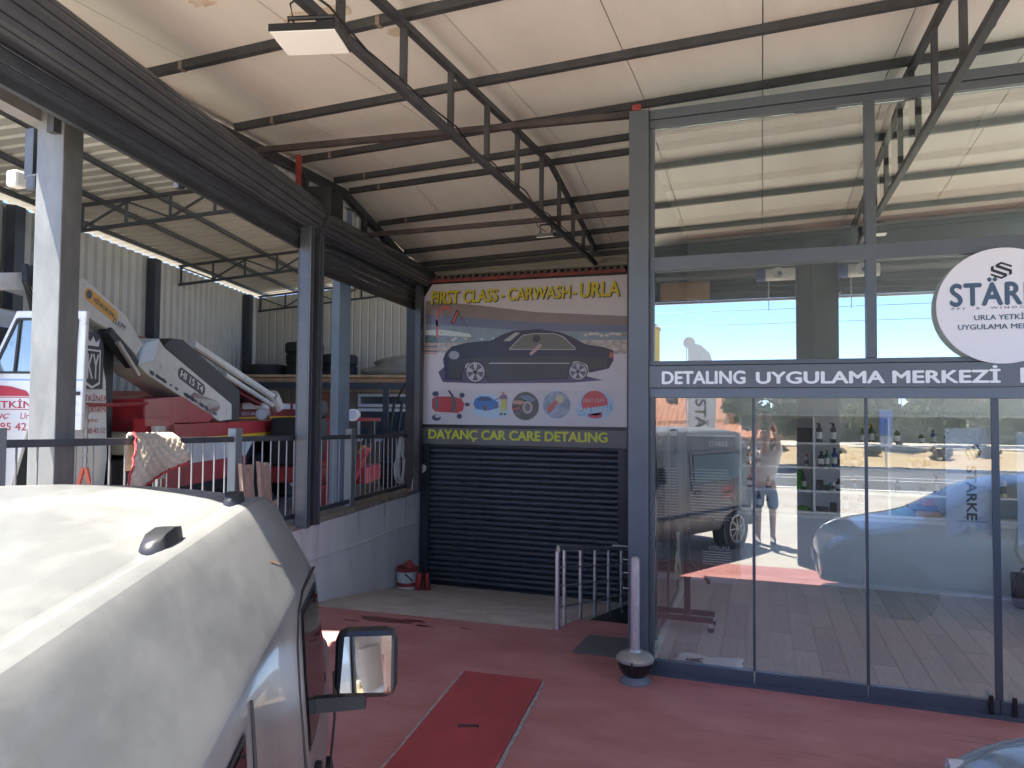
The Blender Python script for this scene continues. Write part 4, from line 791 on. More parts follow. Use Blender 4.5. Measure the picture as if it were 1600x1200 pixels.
# mezzanine with tyres, timber hut below
mz = thing('mezzanine', 'timber mezzanine shelf along the carport back wall', 'mezzanine', (0, 0, 0), TH)
bx('deck', mat('plank_tan', (.42, .28, .15), .8, var=.25, scale=6), mz, -7.6, -2.0, 16.6, 18.5, 2.83, 2.89); bx('edge_beam', M_dark, mz, -7.6, -2.0, 16.5, 16.6, 2.55, 2.7); bx('joist', mat('plank_orange', (.36, .2, .1), .8, var=.25), mz, -7.6, -2.0, 16.55, 16.62, 2.72, 2.8)
for a in (-7.5, -5.95, -3.9, -2.1): bx('post', M_dark, mz, a - .06, a + .06, 16.52, 16.64, CF, 2.55)
M_ty = M_rubber
def tyre(a, b, z, r, wd, label, group, flat_=True):
    p = W(a, b, z); t = MB(); n_ = 22
    prof = [(r * .6, -wd / 2), (r * .92, -wd / 2), (r, -wd * .36), (r, wd * .36), (r * .92, wd / 2), (r * .6, wd / 2), (r * .56, 0)]
    rg = []
    for k in range(n_):
        th = 2 * math.pi * k / n_; rg.append([(p.x + q_[0] * math.cos(th), p.y + q_[0] * math.sin(th), p.z + q_[1] + wd / 2) for q_ in prof])
    rg.append(rg[0]); o = t.rings(rg, cap=False).build('tyre', M_ty, smooth=True); tag(o, label, 'tyre', group)
for k, (a, b, z) in enumerate([(-7.1, 17.4, 2.89), (-6.1, 17.3, 2.89), (-6.1, 17.3, 3.16), (-6.12, 17.3, 3.43), (-5.35, 17.6, 2.89), (-5.35, 17.6, 3.16)]):
    tyre(a, b, z + .0005 * k, .46 if k else .5, .265, ['lone used truck tyre at the dark end of the mezzanine', 'bottom tyre of the tall stack on the mezzanine', 'middle tyre of the tall stack on the mezzanine', 'top tyre of the tall stack on the mezzanine', 'lower tyre of the two-tyre pile on the mezzanine', 'upper tyre of the two-tyre pile on the mezzanine'][k], 'used tyres on the mezzanine')
hp = lump('tarp_heap', 'grey tarpaulin heap spread over the mezzanine', 'tarpaulin', tuple(W(-3.6, 17.5, 2.892)), 1.3, .6, .55, mat('tarp', (.26, .245, .2), .8, var=.15), 7)
hut = thing('site_hut', 'small timber hut with white framed windows under the mezzanine', 'hut', (0, 0, 0), TH)
M_hut = mat('hut_timber', (.33, .15, .075), .7, var=.2, scale=4, stretch=(.5, 1, 6))
bx('wall', mat('hut_back', (.25, .2, .15), .8), hut, -6.3, -2.2, 17.3, 17.4, CF, 2.5)
for k in range(13): bx('plank', M_hut, hut, -5.9, -5.2, 17.26, 17.298, 1.2 + k * .1, 1.2 + k * .1 + .093); bx('plank', M_hut, hut, -3.3, -2.25, 17.26, 17.298, 1.2 + k * .1, 1.2 + k * .1 + .093)
for a0, a1, z0, z1 in ((-4.75, -3.45, 1.3, 2.1), (-4.75, -3.45, 2.14, 2.46), (-3.15, -2.4, 1.3, 1.85)):
    wn = bx('window', mat('white_frame', (.7, .72, .74), .5), hut, a0, a1, 17.24, 17.299, z0, z1); bx('pane', mat('hut_glass', (.05, .07, .08), .05, spec=.8), wn, a0 + .07, a1 - .07, 17.232, 17.239, z0 + .07, z1 - .07)

# ------------------------------------------------------------------ crane truck
tk = thing('crane_truck', 'white and red recovery crane truck parked under the carport with its cab door open', 'truck', (0, 0, 0), TH)
M_tw = mat('truck_white', (.62, .63, .62), .35, var=.06, coat=.3); M_tr = mat('truck_red', (.36, .028, .035), .4, var=.15, coat=.2); M_trd = mat('truck_dark_red', (.16, .018, .022), .45, var=.15); M_ch = mat('chassis_black', (.022, .023, .025), .6, var=.3); M_ty2 = mat('truck_yellow', (.62, .33, .02), .5); M_cr_w = mat('crane_grey_white', (.55, .53, .47), .5, col2=(.48, .46, .42), scale=6); M_gl = mat('dark_car_glass', (.03, .04, .05), .04, spec=.9)
for m_ in (M_tr, M_tw, M_cr_w, M_trd): weather(m_, (.10, .085, .07), 5, .58, .72, .55); weather(m_, (.05, .045, .04), 28, .66, .72, .6)
# cab (front towards -b)
cabs = []
for b, zt, zb in ((5.95, 2.35, 1.0), (6.05, 2.5, .95), (6.3, 3.0, .95), (6.6, 3.08, .95), (8.0, 3.08, 1.0), (8.2, 3.0, 1.0)):
    cabs.append([(-7.55, b, zb), (-5.3, b, zb), (-5.26, b, zb + .5), (-5.3, b, zt - .6 if zt > 2.6 else zt - .3), (-5.42, b, zt - .04), (-5.55, b, zt), (-7.3, b, zt), (-7.43, b, zt - .04), (-7.55, b, zt - .6 if zt > 2.6 else zt - .3)])
cab = MB().rings(cabs).build('cab', M_tw, tk, smooth=30)
bx('door_opening', mat('cab_interior', (.05, .05, .055), .8), cab, -5.30, -5.252, 6.45, 7.55, 1.05, 2.85)
MB().ext([(-5.245, 7.62, 2.30), (-5.245, 8.06, 2.30), (-5.245, 8.06, 2.95), (-5.245, 7.62, 2.95)], (-.03, 0, 0)).build('emblem_panel', mat('emblem_black', (.02, .02, .024), .5), cab)
MB().ext([(-5.24, 7.72, 2.36), (-5.24, 7.86, 2.30), (-5.24, 8.0, 2.36), (-5.24, 8.0, 2.75), (-5.24, 7.72, 2.75)], (-.004, 0, 0)).build('shield', M_rw, cab); MB().ext([(-5.237, 7.745, 2.38), (-5.237, 7.86, 2.33), (-5.237, 7.975, 2.38), (-5.237, 7.975, 2.73), (-5.237, 7.745, 2.73)], (-.003, 0, 0)).build('shield', mat('emblem_black', (.02, .02, .024), .5), cab)
text('lettering', 'KY', .20, .27, M_rw, cab, (-5.2355, 7.76, 2.42), xd=(0, 1, 0), bold=.02)
MB().ext([(-5.24, 7.76, 2.79), (-5.24, 7.96, 2.79), (-5.24, 7.98, 2.88), (-5.24, 7.91, 2.83), (-5.24, 7.86, 2.90), (-5.24, 7.81, 2.83), (-5.24, 7.74, 2.88)], (-.003, 0, 0)).build('crown', M_rw, cab)
M_rt = mat('red_lettering', (.42, .03, .05), .5)
for s_, y0, w_, z_, h_ in (('YETKİNER', 7.6, .55, 2.16, .09), ('OTO KURTARMA', 7.58, .58, 2.03, .07), ('VİNÇ', 7.82, .18, 1.91, .06), ('685 42 12', 7.76, .36, 1.79, .06)): text('lettering', s_, w_, h_, M_rt, cab, (-5.243, y0, z_), xd=(0, 1, 0), bold=.01)
bx('rear_duct', M_ch, cab, -5.9, -5.35, 8.21, 8.42, 1.2, 2.9)
for a in (-5.6, -6.0, -6.6): MB().lathe([(.001, 0), (.06, 0), (.06, .07), (.03, .1), (.001, .1)], (a, 6.7, 3.085), 10).build('beacon', mat('amber', (.55, .16, .02), .3), cab)
# open door, hinged on the cab front
dr = MB().ext([(-5.34, 6.4, 1.25), (-5.05, 6.4, 1.25), (-4.88, 6.4, 1.88), (-4.36, 6.4, 1.88), (-4.34, 6.4, 2.99), (-5.02, 6.4, 2.99), (-5.34, 6.4, 2.3)], (0, .05, 0)).build('door', M_tw, tk, bevel=.01)
MB().ext([(-5.22, 6.395, 2.42), (-4.45, 6.395, 2.42), (-4.43, 6.395, 2.9), (-5.0, 6.395, 2.9)], (0, .06, 0)).build('pane', glass('truck_door_glass', .12, (.55, .62, .66)), dr)
MB().bar((-5.01, 6.393, 2.42), (-4.97, 6.393, 2.9), .02, .03, up=(0, 1, 0)).build('vent_bar', M_ch, dr)
for p_, q_ in (((-5.23, 2.41), (-4.44, 2.41)), ((-4.44, 2.41), (-4.42, 2.91)), ((-4.42, 2.91), (-5.0, 2.91)), ((-5.0, 2.91), (-5.23, 2.41))): MB().bar((p_[0], 6.392, p_[1]), (q_[0], 6.392, q_[1]), .022, .014, up=(0, 1, 0)).build('seal', M_ch, dr)
bx('handle', M_ch, dr, -4.52, -4.38, 6.38, 6.399, 2.2, 2.235)
text('lettering', 'YETKİNER', .60, .085, M_rt, dr, (-5.29, 6.3985, 2.08), bold=.02); text('lettering', 'VİNÇ', .24, .07, M_rt, dr, (-5.29, 6.3985, 1.97), bold=.02, shear=.3); text('lettering', 'Urla', .13, .06, M_rt, dr, (-4.95, 6.3985, 1.975), shear=.2); text('lettering', '685 42 12', .46, .07, M_rt, dr, (-5.2, 6.3985, 1.87), bold=.01)
for z_ in (2.062, 2.175): bx('rule', M_rt, dr, -5.3, -4.69, 6.396, 6.3995, z_, z_ + .007)
MB().ext([(-5.28, 6.399, 2.19), (-4.86, 6.399, 2.19), (-4.9, 6.399, 2.24), (-5.05, 6.399, 2.28), (-5.28, 6.399, 2.3)], (0, -.003, 0)).build('truck_drawing', M_rt, dr)
bx('waist_line', mat('pale_blue', (.25, .38, .6), .5), dr, -5.33, -4.36, 6.396, 6.3995, 2.335, 2.35)
# chassis, wheels
bx('chassis', M_ch, tk, -7.2, -5.6, 6.4, 16.6, .75, .98)
def wheel(a, b, par, r=.5):
    w_ = MB().cyl((a - .3, b, CF + r), (a, b, CF + r), r, 28).build('wheel', M_rubber, par, bevel=.03); MB().cyl((a + .004, b, CF + r), (a - .05, b, CF + r), r * .58, 20).cyl((a - .05, b, CF + r), (a + .05, b, CF + r), r * .22, 12).build('rim', mat('rim_grey', (.3, .31, .32), .5, var=.2), w_)
for b in (6.95, 12.8, 14.3): wheel(-5.25, b, tk); wheel(-7.15, b, tk)
# deck body
bx('deck_rail', M_tr, tk, -7.6, -5.2, 9.2, 16.9, 1.66, 1.86); bx('stripe', M_ty2, tk, -5.203, -5.19, 9.3, 16.9, 1.60, 1.655)
M_side = M_tw
for (b0, b1) in ((9.3, 11.95), (13.55, 13.65), (15.2, 16.9)):
    bx('side_panel', mat('side_grey_white', (.5, .51, .52), .45, var=.08), tk, -5.35, -5.205, b0, b1, 1.29, 1.598); bx('side_skirt', M_tr, tk, -5.36, -5.21, b0, b1, .98, 1.288)
MB().ext([(-5.22, 11.96, 1.29), (-5.22, 12.25, 1.52), (-5.22, 13.25, 1.52), (-5.22, 13.54, 1.29), (-5.22, 13.54, 1.598), (-5.22, 11.96, 1.598)], (-.1, 0, 0)).build('wheel_arch', mat('side_grey_white', (.5, .51, .52), .45, var=.08), tk)
bx('underbody', M_ch, tk, -7.4, -5.4, 9.2, 16.8, 1.0, 1.65)
bx('tank', M_ch, tk, -5.75, -5.25, 8.3, 9.15, .8, 1.45, .05); bx('hose_box', mat('tan_box', (.3, .27, .2), .7, var=.3), tk, -5.6, -5.2, 8.5, 8.85, 1.5, 1.78, .03)
# crane base and stabiliser
MB().ext([(-5.2, 8.85, 1.72), (-5.2, 8.85, 2.2), (-5.2, 9.95, 2.26), (-5.2, 10.1, 2.33), (-5.2, 10.9, 2.2), (-5.2, 10.95, 2.08), (-5.2, 10.6, 1.87), (-5.2, 9.6, 1.87), (-5.2, 9.6, 1.3), (-5.2, 9.2, 1.3), (-5.2, 9.2, 1.72)], (-1.6, 0, 0)).build('crane_base', M_tr, tk, bevel=.015)
lg = MB().cyl((-4.95, 8.75, CF + .06), (-4.95, 8.75, 1.25), .05, 10).build('stabiliser', mat('jack_rod', (.6, .6, .6), .3, metal=.6), tk); MB().cyl((-4.95, 8.75, 1.2), (-4.95, 8.75, 1.86), .085, 10).build('jack_body', M_cr_w, lg); bx('jack_foot', M_cr_w, lg, -5.05, -4.85, 8.65, 8.85, CF, CF + .055); bx('jack_housing', M_tr, lg, -5.2, -5.05, 8.62, 9.0, 1.55, 1.95)
# crane booms, along the near side of the truck
def side_poly(name, pts, a0, th, m_, par=tk, bev=.01): return MB().ext([(a0, *p) for p in pts], (-th, 0, 0)).build(name, m_, par, bevel=bev)
def scl(pts, k): return [(b * k, 2.1 + (z - 2.1) * k) for b, z in pts]
k1, k2 = 5.2 / 4.75, 5.2 / 5.0
col_ = side_poly('crane_column', scl([(8.48, 2.83), (10.36, 2.15), (10.37, 1.92), (9.98, 1.9), (8.15, 2.47), (7.93, 2.58), (8.07, 2.84), (8.36, 2.92)], k1), -5.2, .42, M_cr_w)
side_poly('end_cap', scl([(8.07, 2.845), (8.36, 2.925), (8.25, 2.65), (7.92, 2.575)], k1), -5.19, .44, mat('cap_pale_blue', (.5, .58, .64), .45), col_)
side_poly('ram_cover', scl([(8.5, 2.85), (8.7, 2.96), (8.98, 2.97), (10.7, 2.36), (10.67, 1.89), (10.38, 1.9), (10.37, 2.16)], k1), -5.23, .34, M_ch, col_)
a, b = scl([(8.89, 2.53), (9.45, 2.34)], k1); d_ = Vector((0, b[0] - a[0], b[1] - a[1])); dn = d_.normalized(); nn = Vector((0, -dn.z, dn.y))
pill = []
for t in range(0, 181, 20): pill.append(Vector((-5.196, *b)) + dn * .085 * math.sin(R(t)) + nn * .085 * math.cos(R(t)))
for t in range(180, 361, 20): pill.append(Vector((-5.196, *a)) + dn * .085 * math.sin(R(t)) + nn * .085 * math.cos(R(t)))
MB().ext(pill, (-.004, 0, 0)).build('badge', M_black, col_); text('lettering', 'HI 15 T4', d_.length + .02, .1, M_rw, col_, Vector((-5.194, *a)) - nn * .05 - dn * .01, xd=dn, yd=nn, bold=.02)
for k in range(26):
    t = random.random(); q_ = Vector((-5.199, *scl([(8.2, 2.46)], k1)[0])).lerp(Vector((-5.199, *scl([(9.95, 1.93)], k1)[0])), t); r_ = random.uniform(.01, .035)
    MB().ext([q_ + dn * r_ * 2.2 * math.cos(u) + nn * (r_ * math.sin(u) + .05) for u in (0, .9, 1.7, 2.6, 3.5, 4.4, 5.4)], (.001, 0, 0)).build('scuff', mat('scuff', (.09, .09, .11), .8), col_)
up_ = side_poly('crane_boom', scl([(7.13, 3.42), (7.36, 3.47), (8.12, 3.17), (8.48, 2.86), (8.35, 2.71), (7.98, 2.92), (7.44, 3.06), (7.14, 3.12)], k2), -5.22, .36, M_cr_w)
a, b = scl([(7.43, 3.31), (7.88, 3.14)], k2); d_ = Vector((0, b[0] - a[0], b[1] - a[1])); dn2 = d_.normalized(); nn2 = Vector((0, -dn2.z, dn2.y)); pill = []
for t in range(0, 181, 15): pill.append(Vector((-5.216, *b)) + dn2 * .075 * math.sin(R(t)) + nn2 * .075 * math.cos(R(t)))
for t in range(180, 361, 15): pill.append(Vector((-5.216, *a)) + dn2 * .075 * math.sin(R(t)) + nn2 * .075 * math.cos(R(t)))
MB().ext(pill, (-.004, 0, 0)).build('badge', mat('badge_orange', (.6, .3, .02), .5), up_); text('lettering', 'HİDROKON', d_.length * .8, .075, M_ink, up_, Vector((-5.214, *a)) - nn2 * .035 + dn2 * .09, xd=dn2, yd=nn2, bold=.03, shear=.2); MB().cyl(Vector((-5.216, *a)), Vector((-5.2125, *a)), .05, 16).build('badge', M_ink, up_)
text('lettering', '32.KPM', .26, .07, M_ink, up_, (-5.214, 8.16, 3.1), xd=(0, .95, -.3), yd=(0, .3, .95), bold=.01)
side_poly('forward_boom', scl([(6.16, 3.29), (6.64, 3.40), (7.12, 3.47), (7.12, 3.2), (6.65, 3.22), (6.16, 3.15)], k2), -5.28, .3, M_tw)
for y, z in ((6.75, 3.32), (6.86, 3.33)): MB().tube([(-5.22, y, z + .17), (-5.17, y - .05, z), (-5.2, y + .1, z - .25), (-5.28, y + .3, z - .3)], .035, 8).build('hose', M_ch, tk)
MB().cyl((-5.22, 7.05, 3.5), (-5.22, 7.2, 3.2), .09, 12).build('boom_joint', mat('jack_rod', (.6, .6, .6), .3, metal=.6), tk)
MB().bar((-5.24, *scl([(7.75, 2.95)], k2)[0]), (-5.24, *scl([(8.3, 2.6)], k2)[0]), .14, .1).build('boom_ram', M_ch, tk); MB().cyl((-5.15, *scl([(7.85, 2.84)], k2)[0]), (-5.15, *scl([(8.28, 2.48)], k2)[0]), .03, 8).build('ram_rod', M_silver, tk)
for p_, q_, r_ in (((10.78, 3.08), (14.1, 2.3), .07), ((11.9, 2.66), (14.0, 2.15), .05), ((14.0, 2.35), (14.3, 2.1), .13)): MB().cyl((-5.6, *p_), (-5.6, *q_), r_, 10).build('jib_arm', M_cr_w, tk)
MB().bar((-5.9, 9.2, 3.02), (-5.9, 10.6, 2.95), .2, .2).bar((-5.9, 10.6, 2.95), (-5.7, 13.6, 2.2), .12, .12).build('jib_frame', M_trd, tk)
bx('sideboard', M_trd, tk, -6.02, -5.95, 11.6, 16.9, 1.861, 2.22)
for b0, b1 in ((13.4, 14.7), (14.9, 15.9), (16.1, 16.85)): bx('sideboard_panel', mat('side_grey_white', (.5, .51, .52), .45), tk, -5.949, -5.93, b0, b1, 2.07, 2.19)
text('lettering', '0533 685 42 12', 1.1, .06, M_rw, tk, (-5.945, 13.4, 1.95), xd=(0, 1, 0)); bx('stripe', M_ty2, tk, -5.949, -5.935, 11.7, 16.9, 1.88, 1.915)
MB().tube([(-5.2, 8.9, 2.14), (-4.95, 7.9, 2.12), (-4.55, 6.75, 2.115)], .022, 6).build('red_pole', M_tr, tk)
chn = thing('hanging_chain', 'grey chain with red hooks hung from the truck pole in front of the door', 'chain', tuple(W(-4.55, 6.75, 1.3)), TH)
for k in range(13): MB().cyl((0, 0, .2 + k * .047), (0, 0, .2 + k * .047 + .052), .018 + .006 * (k % 2), 6).build('link', mat('chain_grey', (.3, .3, .3), .5, metal=.4), chn)
for s_ in (-1, 1): MB().bar((s_ * .015, 0, .2), (s_ * .06, 0, .02), .03, .03).build('hook', mat('hook_red', (.5, .1, .06), .5), chn)
# red towing machine behind the fence
rm = thing('towing_machine', 'red tow lift with black engine block and work lamps behind the fence', 'machine', tuple(W(-4.0, 13.2, CF)), TH)
bx('engine', M_ch, rm, -1.1, -.25, -.5, .5, .75, 1.62, .04); bx('frame', M_tr, rm, -1.3, .7, -.55, .5, .45, .74, .02); bx('air_filter', M_ch, rm, -.7, -.25, -.3, .2, 1.62, 1.95, .08)
MB().bar((-.15, -.3, .6), (.02, -.3, 1.78), .12, .12).build('mast', M_tr, rm); MB().bar((.2, -.7, -.1), (.72, -.7, 1.12), .24, .12).build('arm', M_tr, rm, bevel=.02); MB().bar((-1.62, -.6, .9), (-1.5, -.6, 1.15), .18, .1).build('arm', M_tr, rm)
for x_, z_ in ((.66, 1.02), (-1.6, 1.12)): MB().bar((x_ - .05, -.775, z_), (x_ + .05, -.775, z_ + .12), .14, .02).build('reflector', M_ty2, rm)
MB().ext([(.6, -.72, 1.14), (.86, -.72, 1.2), (.86, -.72, 1.6)], (0, .08, 0)).build('wing', M_ch, rm); MB().ext([(-1.72, -.6, 1.55), (-1.42, -.6, 1.3), (-1.6, -.6, 1.1)], (0, .08, 0)).build('wing', M_ch, rm)
bx('jaw', M_tr, rm, -.25, .35, -.75, -.56, .0, .44, .03)
for x_ in (.42, -1.25): lm_ = MB().cyl((x_, -.55, 1.68), (x_, -.4, 1.68), .11, 14).build('work_lamp', M_silver, rm); MB().cyl((x_, -.556, 1.68), (x_, -.551, 1.68), .095, 14).build('lens', mat('lens', (.7, .75, .8), .1), lm_)
MB().bar((-.1, -.45, 1.6), (.9, -.45, 1.6), .05, .06).build('lamp_bar', M_tr, rm)
cg = thing('black_cage', 'black vehicle with curved roll bars beside the tow lift', 'vehicle', tuple(W(-3.0, 15.0, CF)), TH)
for k in range(8):
    x_ = .1 + k * .17; MB().tube([(x_ - .55, 0, 1.2), (x_ - .45, 0, 1.9), (x_ - .2, 0, 2.35), (x_ + .1, 0, 2.5), (x_ + 1.2, 0, 2.52)], .035, 6).build('roll_bar', M_ch, cg)
bx('body', M_ch, cg, -.5, 1.7, -.3, 1.6, .4, 1.3, .05); bx('bumper', M_black, cg, -.55, 1.75, -.4, -.305, .45, .7, .02)
for x_ in (-.2, 1.2): MB().cyl((x_, -.35, .36), (x_, -.1, .36), .36, 18).build('wheel', M_rubber, cg)
for x_ in (.3, .48): bx('lamp', mat('lens', (.7, .75, .8), .1), cg, x_, x_ + .12, -.312, -.301, 1.12, 1.25)
# yellow tank and ramps in front of the truck
yt = thing('yellow_tank', 'yellow plastic tank on the carport floor behind the fence', 'tank', tuple(W(-4.35, 8.2, CF)), TH); MB().rings([[(-.25, -.6, 0), (.25, -.6, 0), (.25, .8, 0), (-.25, .8, 0)], [(-.27, -.62, .5), (.27, -.62, .5), (.27, .82, .5), (-.27, .82, .5)], [(-.2, -.5, .72), (.2, -.5, .72), (.2, .6, .72), (-.2, .6, .72)]]).build('body', mat('tank_yellow', (.58, .44, .02), .45, var=.08), yt, bevel=.04); MB().lathe([(.001, .72), (.08, .72), (.08, .78), (.001, .78)], n=12).build('cap', M_ink, yt)
def board(y, label):
    x = FX(y) + .12; t = thing('ramp_board', label, 'board', (x, y, .893), R(5.9), 'old wooden boards leaning on the fence')
    m_ = mat('old_wood', (.30, .17, .12), .85, col2=(.42, .33, .27), scale=8, stretch=(4, 4, .6)); MB().ext([(.04, -.09, 0), (.04, .09, 0), (-.03, .08, .68), (-.03, .03, .68), (-.025, .01, .6), (-.03, -.02, .68), (-.03, -.09, .70)], (.035, 0, 0)).build('plank', m_, t); MB().bar((.08, -.09, .28), (.08, .09, .3), .02, .05).build('cleat', m_, t)
board(5.40, 'old wooden ramp board leaning on the fence post'); board(5.68, 'old notched wooden board leaning between post and black column')
# ------------------------------------------------------------------ white van (local x = right, y = forward, origin between the rear wheels)
VH = R(28.5); _f = Vector((-math.sin(VH), math.cos(VH), 0)); _rt = Vector((_f.y, -_f.x, 0))
vo = _f * 0.33 + _rt * (-1.085)
van = thing('parked_van', 'dusty silver white delivery van parked half under the canopy', 'van', (vo.x, vo.y, 0), VH)
M_van = mat('van_paint', (.15, .154, .15), .4, col2=(.205, .206, .196), scale=2.6, coat=.15, stretch=(1, .5, .6), thr=(.44, .56)); M_vp = mat('van_plastic', (.02, .021, .024), .42); M_seam = mat('panel_gap', (.02, .02, .02), .7)
PROF = [(.77, .22), (.82, .40), (.845, .62), (.85, .80), (.845, 1.0), (.815, 1.28), (.802, 1.49), (.798, 1.52), (.788, 1.54), (.745, 1.625), (.668, 1.768), (.65, 1.79), (.62, 1.802), (.605, 1.79), (.585, 1.79), (.57, 1.808), (.30, 1.838), (0, 1.848)]
def vsec(y, zt, wk=1.0, zb=.22, drop=0.0):
    """one cross section: roof height zt, width factor wk"""
    out = []
    for x, z in PROF:
        if z > 1.0: z2 = 1.0 + (z - 1.0) * (zt - 1.0) / .848 if zt > 1.0 else zt - (1.0 - zt) * 0 - (1.848 - z) * .02
        else: z2 = min(z, zt - .02) if zt < 1.02 else z
        z2 = max(z2, zb)
        xx = x * wk
        if zt < 1.5: xx = min(xx, .84 * wk) if z <= 1.0 else wk * (x + (.80 - x) * .55 * (1.5 - zt) / .5 * (x > .5))
        out.append((xx, y, z2))
    return out
ST = [(-.55, 1.62, .93, .32), (-.53, 1.74, .955, .30), (-.48, 1.80, .975, .26), (-.36, 1.83, .99, .22), (-.1, 1.848, 1, .22), (.5, 1.858, 1, .22), (1.1, 1.858, 1, .22), (1.6, 1.858, 1, .22), (2.0, 1.86, 1, .22), (2.25, 1.85, .998, .22), (2.42, 1.815, .995, .22), (2.54, 1.745, .99, .22), (2.68, 1.60, .98, .22), (2.85, 1.34, .97, .22), (3.1, 1.10, .96, .22), (3.3, 1.0, .93, .22), (3.48, .92, .88, .24), (3.58, .82, .80, .28), (3.62, .66, .74, .32)]
rows = []
for y, zt, wk, zb in ST:
    h_ = vsec(y, zt, wk, zb); rows.append(h_ + [(-x, yy, z) for x, yy, z in reversed(h_[:-1])])
body_ = MB().rings(rows, close=True, cap=True)
vb = body_.build('body', M_van, van, smooth=22)
sb = vb.modifiers.new('s', 'SUBSURF'); sb.levels = 1; sb.render_levels = 1
def vside(y, z, off=.004):                               # a point on the right flank
    for (x0, z0), (x1, z1) in zip(PROF, PROF[1:]):
        if z0 <= z <= z1: return Vector((x0 + (x1 - x0) * (z - z0) / (z1 - z0) + off, y, z))
    return Vector((.8 + off, y, z))
def wrap(o, target, off=.006):
    m = o.modifiers.new('wrap', 'SHRINKWRAP'); m.target = target; m.wrap_method = 'NEAREST_SURFACEPOINT'; m.wrap_mode = 'ABOVE_SURFACE'; m.offset = off; return o
def skinpatch(name, c, m_, par, target, off, n=(10, 6)):
    # four corners -> fine grid laid onto the body
    c = [Vector(p) for p in c]; rows = []
    for i in range(n[0] + 1):
        a = c[0].lerp(c[1], i / n[0]); b = c[3].lerp(c[2], i / n[0]); rows.append([a.lerp(b, j / n[1]) for j in range(n[1] + 1)])
    return wrap(MB().rings(rows, close=False, cap=False).build(name, m_, par, smooth=60, fix=False), target, off)
def vpatch(name, yz, m_, par, off=.006, th=.012, sgn=1):
    pts = [vside(y, z, off) for y, z in yz]; pts = [Vector((p.x * sgn, p.y, p.z)) for p in pts]
    return MB().ext(pts, (-th * sgn, 0, 0)).build(name, m_, par)
M_vgl = mat('van_glass', (.012, .015, .018), .03, spec=.45)
for sg_ in (1, -1):
    for yz in ([(1.98, 1.06), (2.72, 1.05), (2.42, 1.45), (2.0, 1.46)], [(-.2, 1.08), (1.12, 1.06), (1.12, 1.46), (-.16, 1.46)]):
        cy = sum(q[0] for q in yz) / 4; cz0 = sum(q[1] for q in yz) / 4
        big = [(cy + (y - cy) * 1.035, cz0 + (z - cz0) * 1.09) for y, z in yz]
        sub = skinpatch('window_seal', [(sg_ * .88, y, z) for y, z in big], M_vp, van, vb, .004); skinpatch('pane', [(sg_ * .88, y, z) for y, z in yz], M_vgl, sub, vb, .007)
    for line in ([(2.38, 1.52), (2.05, 1.515), (1.93, 1.48), (1.88, 1.40), (1.87, 1.25), (1.87, 1.0), (1.88, .6), (1.88, .3)], [(2.78, 1.0), (2.8, .8), (2.7, .5), (2.62, .3)], [(1.22, 1.50), (1.21, 1.0), (1.21, .3)]):
        MB().tube([Vector((vside(y, z, .001).x * sg_, y, z)) for y, z in line], .0055, 5).build('door_gap', M_seam, van)
    for y in (1.98, 1.0): MB().box(min(sg_ * .838, sg_ * .868), max(sg_ * .838, sg_ * .868), y - .02, y + .15, .905, .95).build('door_handle', M_vp, van, bevel=.012)
    MB().tube([Vector((sg_ * (.848 + .008), y, .62)) for y in (-.3, .0, .6, 1.5, 2.5)], .022, 6).build('rub_strip', M_vp, van)
    # roof rail mounts in the grooves
    for y, L_ in ((1.31, .18), (2.0, .11)):
        zt = 1.80
        MB().rings([[(sg_ * (.597 + u * wd), y + t * L_, zt + hh) for u, hh in ((-1, 0), (-.75, hgt), (.75, hgt), (1, 0))] for t, wd, hgt in ((-.5, .016, .004), (-.44, .024, .022), (-.25, .027, .036), (.1, .027, .04), (.38, .025, .034), (.5, .018, .008))]).build('rail_mount', M_vp, van, smooth=50)
    for y in (0, 2.7):
        MB().cyl((sg_ * .835, y, .30), (sg_ * .64, y, .30), .355, 28).build('wheel_arch', M_seam, van); wl = MB().cyl((sg_ * .845, y, .305), (sg_ * .65, y, .305), .302, 32).build('wheel', M_rubber, van, bevel=.03)
        rm_ = MB().lathe([(.001, 0), (.205, 0), (.215, .012), (.215, -.05), (.001, -.05)], n=28)
        rim_ = MB(); rim_.v = [(sg_ * (.842 + z), y + x, .305 + yy) for x, yy, z in [(p[0], p[1], p[2] * .5 - .012) for p in rm_.v]]; rim_.f = rm_.f; ro = rim_.build('rim', M_black, wl)
        sp = MB()
        for k in range(9):
            t = R(40 * k); sp.bar((sg_ * .853, y + .03 * math.cos(t), .305 + .03 * math.sin(t)), (sg_ * .848, y + .2 * math.cos(t), .305 + .2 * math.sin(t)), .014, .035, up=(1, 0, 0))
        sp.cyl((sg_ * .835, y, .305), (sg_ * .858, y, .305), .045, 12)
        for k in range(28):
            t0, t1 = R(k * 360 / 28), R((k + 1) * 360 / 28); sp.bar((sg_ * .848, y + .203 * math.cos(t0), .305 + .203 * math.sin(t0)), (sg_ * .848, y + .203 * math.cos(t1), .305 + .203 * math.sin(t1)), .02, .02, up=(1, 0, 0))
        sp.build('spokes', mat('alloy', (.55, .54, .52), .35, metal=.5), wl)
for x_ in (-.34, 0, .34): MB().rings([[(x_ - .02, y, z), (x_ - .008, y, z + .008), (x_ + .008, y, z + .008), (x_ + .02, y, z)] for y, z in ((-.25, 1.822 - abs(x_) * .05), (.4, 1.842 - abs(x_) * .05), (1.2, 1.844 - abs(x_) * .05), (1.75, 1.834 - abs(x_) * .05))]).build('roof_rib', M_van, van)
MB().box(-.8, .8, -.63, -.5, .3, .55).build('rear_bumper', M_vp, van, bevel=.03)
